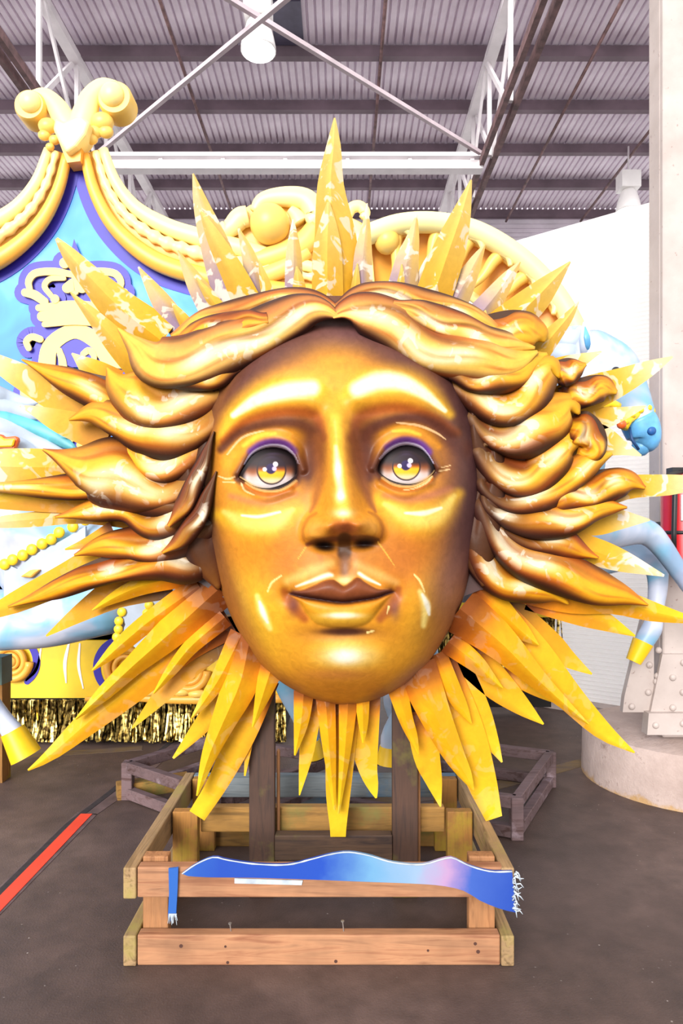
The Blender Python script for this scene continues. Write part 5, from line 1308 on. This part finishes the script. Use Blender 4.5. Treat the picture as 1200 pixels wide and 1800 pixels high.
for pts in ([(1030, 600, 20), (990, 598, 20), (955, 594, 12), (945, 590, 3)], [(1024, 618, 20), (985, 622, 22), (950, 616, 10), (936, 612, 3)], [(1030, 600, 14), (1018, 584, 12), (1000, 580, 6)],
            [(1020, 650, 20), (975, 665, 22), (930, 660, 8)], [(1010, 700, 22), (960, 725, 22), (915, 722, 8)]):
    strand(hr, pts, YR + .02, M_manew)
MB().box((P(706, 0, YR)[0] - .0, YR - .03, 0), (P(706, 0, YR)[0] + .05, YR + .03, 0.95)).build('support_post', M_dark_z, hr)
YH = 3.4
hl_ = horse('pale blue carousel horse with turquoise mane beside the tinsel fringe', [
    ([(520, 990, YH, 84), (420, 985, YH, 98), (300, 990, YH, 100), (180, 1000, YH, 104), (90, 990, YH, 90)], 0),
    ([(120, 980, YH, 92), (40, 900, YH, 74), (-30, 800, YH, 56), (-80, 700, YH, 44)], 0),
    ([(-80, 700, YH, 42), (-120, 740, YH, 40), (-160, 810, YH, 30), (-180, 850, YH, 26)], 0),
    ([(180, 1060, YH - .14, 58), (90, 1094, YH - .16, 44), (10, 1108, YH - .16, 36), (-50, 1118, YH - .16, 30), (-66, 1160, YH - .16, 24), (-30, 1220, YH - .16, 20), (4, 1262, YH - .16, 16), (22, 1286, YH - .16, 19)], 0),
    ([(160, 1040, YH + .14, 56), (60, 1070, YH + .14, 40), (-40, 1060, YH + .14, 28), (-120, 1030, YH + .14, 22), (-200, 1060, YH + .14, 16)], 0),
    ([(500, 1000, YH - .1, 70), (520, 1090, YH - .1, 44), (500, 1180, YH - .1, 26), (530, 1260, YH - .1, 18), (545, 1300, YH - .1, 17)], 0),
    ([(500, 1000, YH + .1, 70), (530, 1080, YH + .1, 44), (515, 1160, YH + .1, 26), (560, 1240, YH + .1, 18), (575, 1270, YH + .1, 17)], 0)], P(-8, 1372, 3.5))
hoof(hl_, (22, 1284), (46, 1330), YH - .16, 21, 27); hoof(hl_, (545, 1302), (550, 1332), YH - .1, 17, 21); hoof(hl_, (575, 1272), (584, 1300), YH + .1, 16, 20); hoof(hl_, (-200, 1060), (-225, 1080), YH + .14, 16, 19)
for pts, mt in (([(-60, 680, 30), (10, 700, 16), (50, 708, 8), (70, 706, 2)], M_manew), ([(-70, 700, 26), (0, 718, 20), (60, 726, 14), (104, 722, 4)], M_manew), ([(-60, 720, 24), (10, 738, 16), (80, 760, 14), (120, 782, 9), (134, 790, 2)], M_mane),
                ([(-60, 740, 30), (10, 756, 24), (70, 784, 18), (120, 806, 10)], M_manew), ([(-50, 770, 34), (20, 790, 30), (80, 815, 20), (140, 830, 6)], M_manew), ([(-40, 745, 10), (30, 752, 9), (90, 772, 8), (126, 764, 4)], M_mane),
                ([(-40, 790, 12), (20, 784, 10), (50, 800, 8), (70, 815, 4)], M_mane), ([(-30, 830, 20), (40, 850, 16), (110, 870, 5)], M_mane)):
    strand(hl_, pts, YH - .15, mt)
# breast collar with scallops
colr = MB().plate([(6, 1070), (8, 990), (30, 1000), (60, 975), (108, 950), (150, 925), (150, 985), (96, 1000), (88, 1020), (60, 1024), (48, 1040), (30, 1042), (24, 1072)], YH - .26, 0.02).build('breast_collar', M_manew, hl_)
for x, y in ((8, 992), (22, 984), (40, 976), (56, 966), (74, 956), (90, 948), (104, 936), (128, 926), (150, 914)):
    MB().ball(P(x, y, YH - .265), 0.027, 12, (1, 0.5, 1)).build('scallop', M_strap, colr, True)
for x, y in ((46, 1046), (62, 1032), (84, 1026), (100, 1008), (30, 1056)):
    MB().ball(P(x, y, YH - .262), 0.018, 10, (1, 0.5, 1)).build('scallop', M_strap, colr, True)
bevel(MB().plate([(34, 1014), (52, 1002), (70, 1001), (54, 1016)], YH - .285, 0.03).build('diamond_stud', M_goldo, colr), 0.008, 2)
# star on the bridle at the picture's edge
bevel(MB().plate([(-30, 770), (0, 762), (8, 768), (28, 766), (32, 772), (26, 788), (-30, 790)], YH - .25, 0.03).build('bridle_star', M_redtr, hl_), 0.006)
bevel(MB().plate([(-30, 774), (0, 766), (8, 772), (26, 771), (22, 785), (-30, 787)], YH - .262, 0.012).build('bridle_star', M_strap, hl_), 0.006)
# saddle cloth
cl = MB().plate([(214, 1078), (212, 1062), (230, 1050), (270, 1045), (330, 1050), (330, 1150), (250, 1150), (226, 1128), (212, 1118), (220, 1098)], YH - .27, 0.02).build('saddle_cloth', M_manew, hl_)
for x, y in ((214, 1076), (209, 1092), (208, 1106), (205, 1120), (220, 1132), (262, 1064), (258, 1078)):
    MB().ball(P(x, y, YH - .275), 0.022, 12, (1, 0.5, 1)).build('scallop', M_strap, cl, True)
q = P(-10, 1370, 3.5)
MB().box((q[0] - .06, 3.47, 0), (q[0] + .055, 3.56, 0.62)).build('support_post', M_olive_z, hl_)
MB().box((q[0] - .065, 3.46, 0.50), (q[0] + .058, 3.57, 0.64)).build('post_cap', plain('cap_green', (96, 118, 110), .6), hl_)
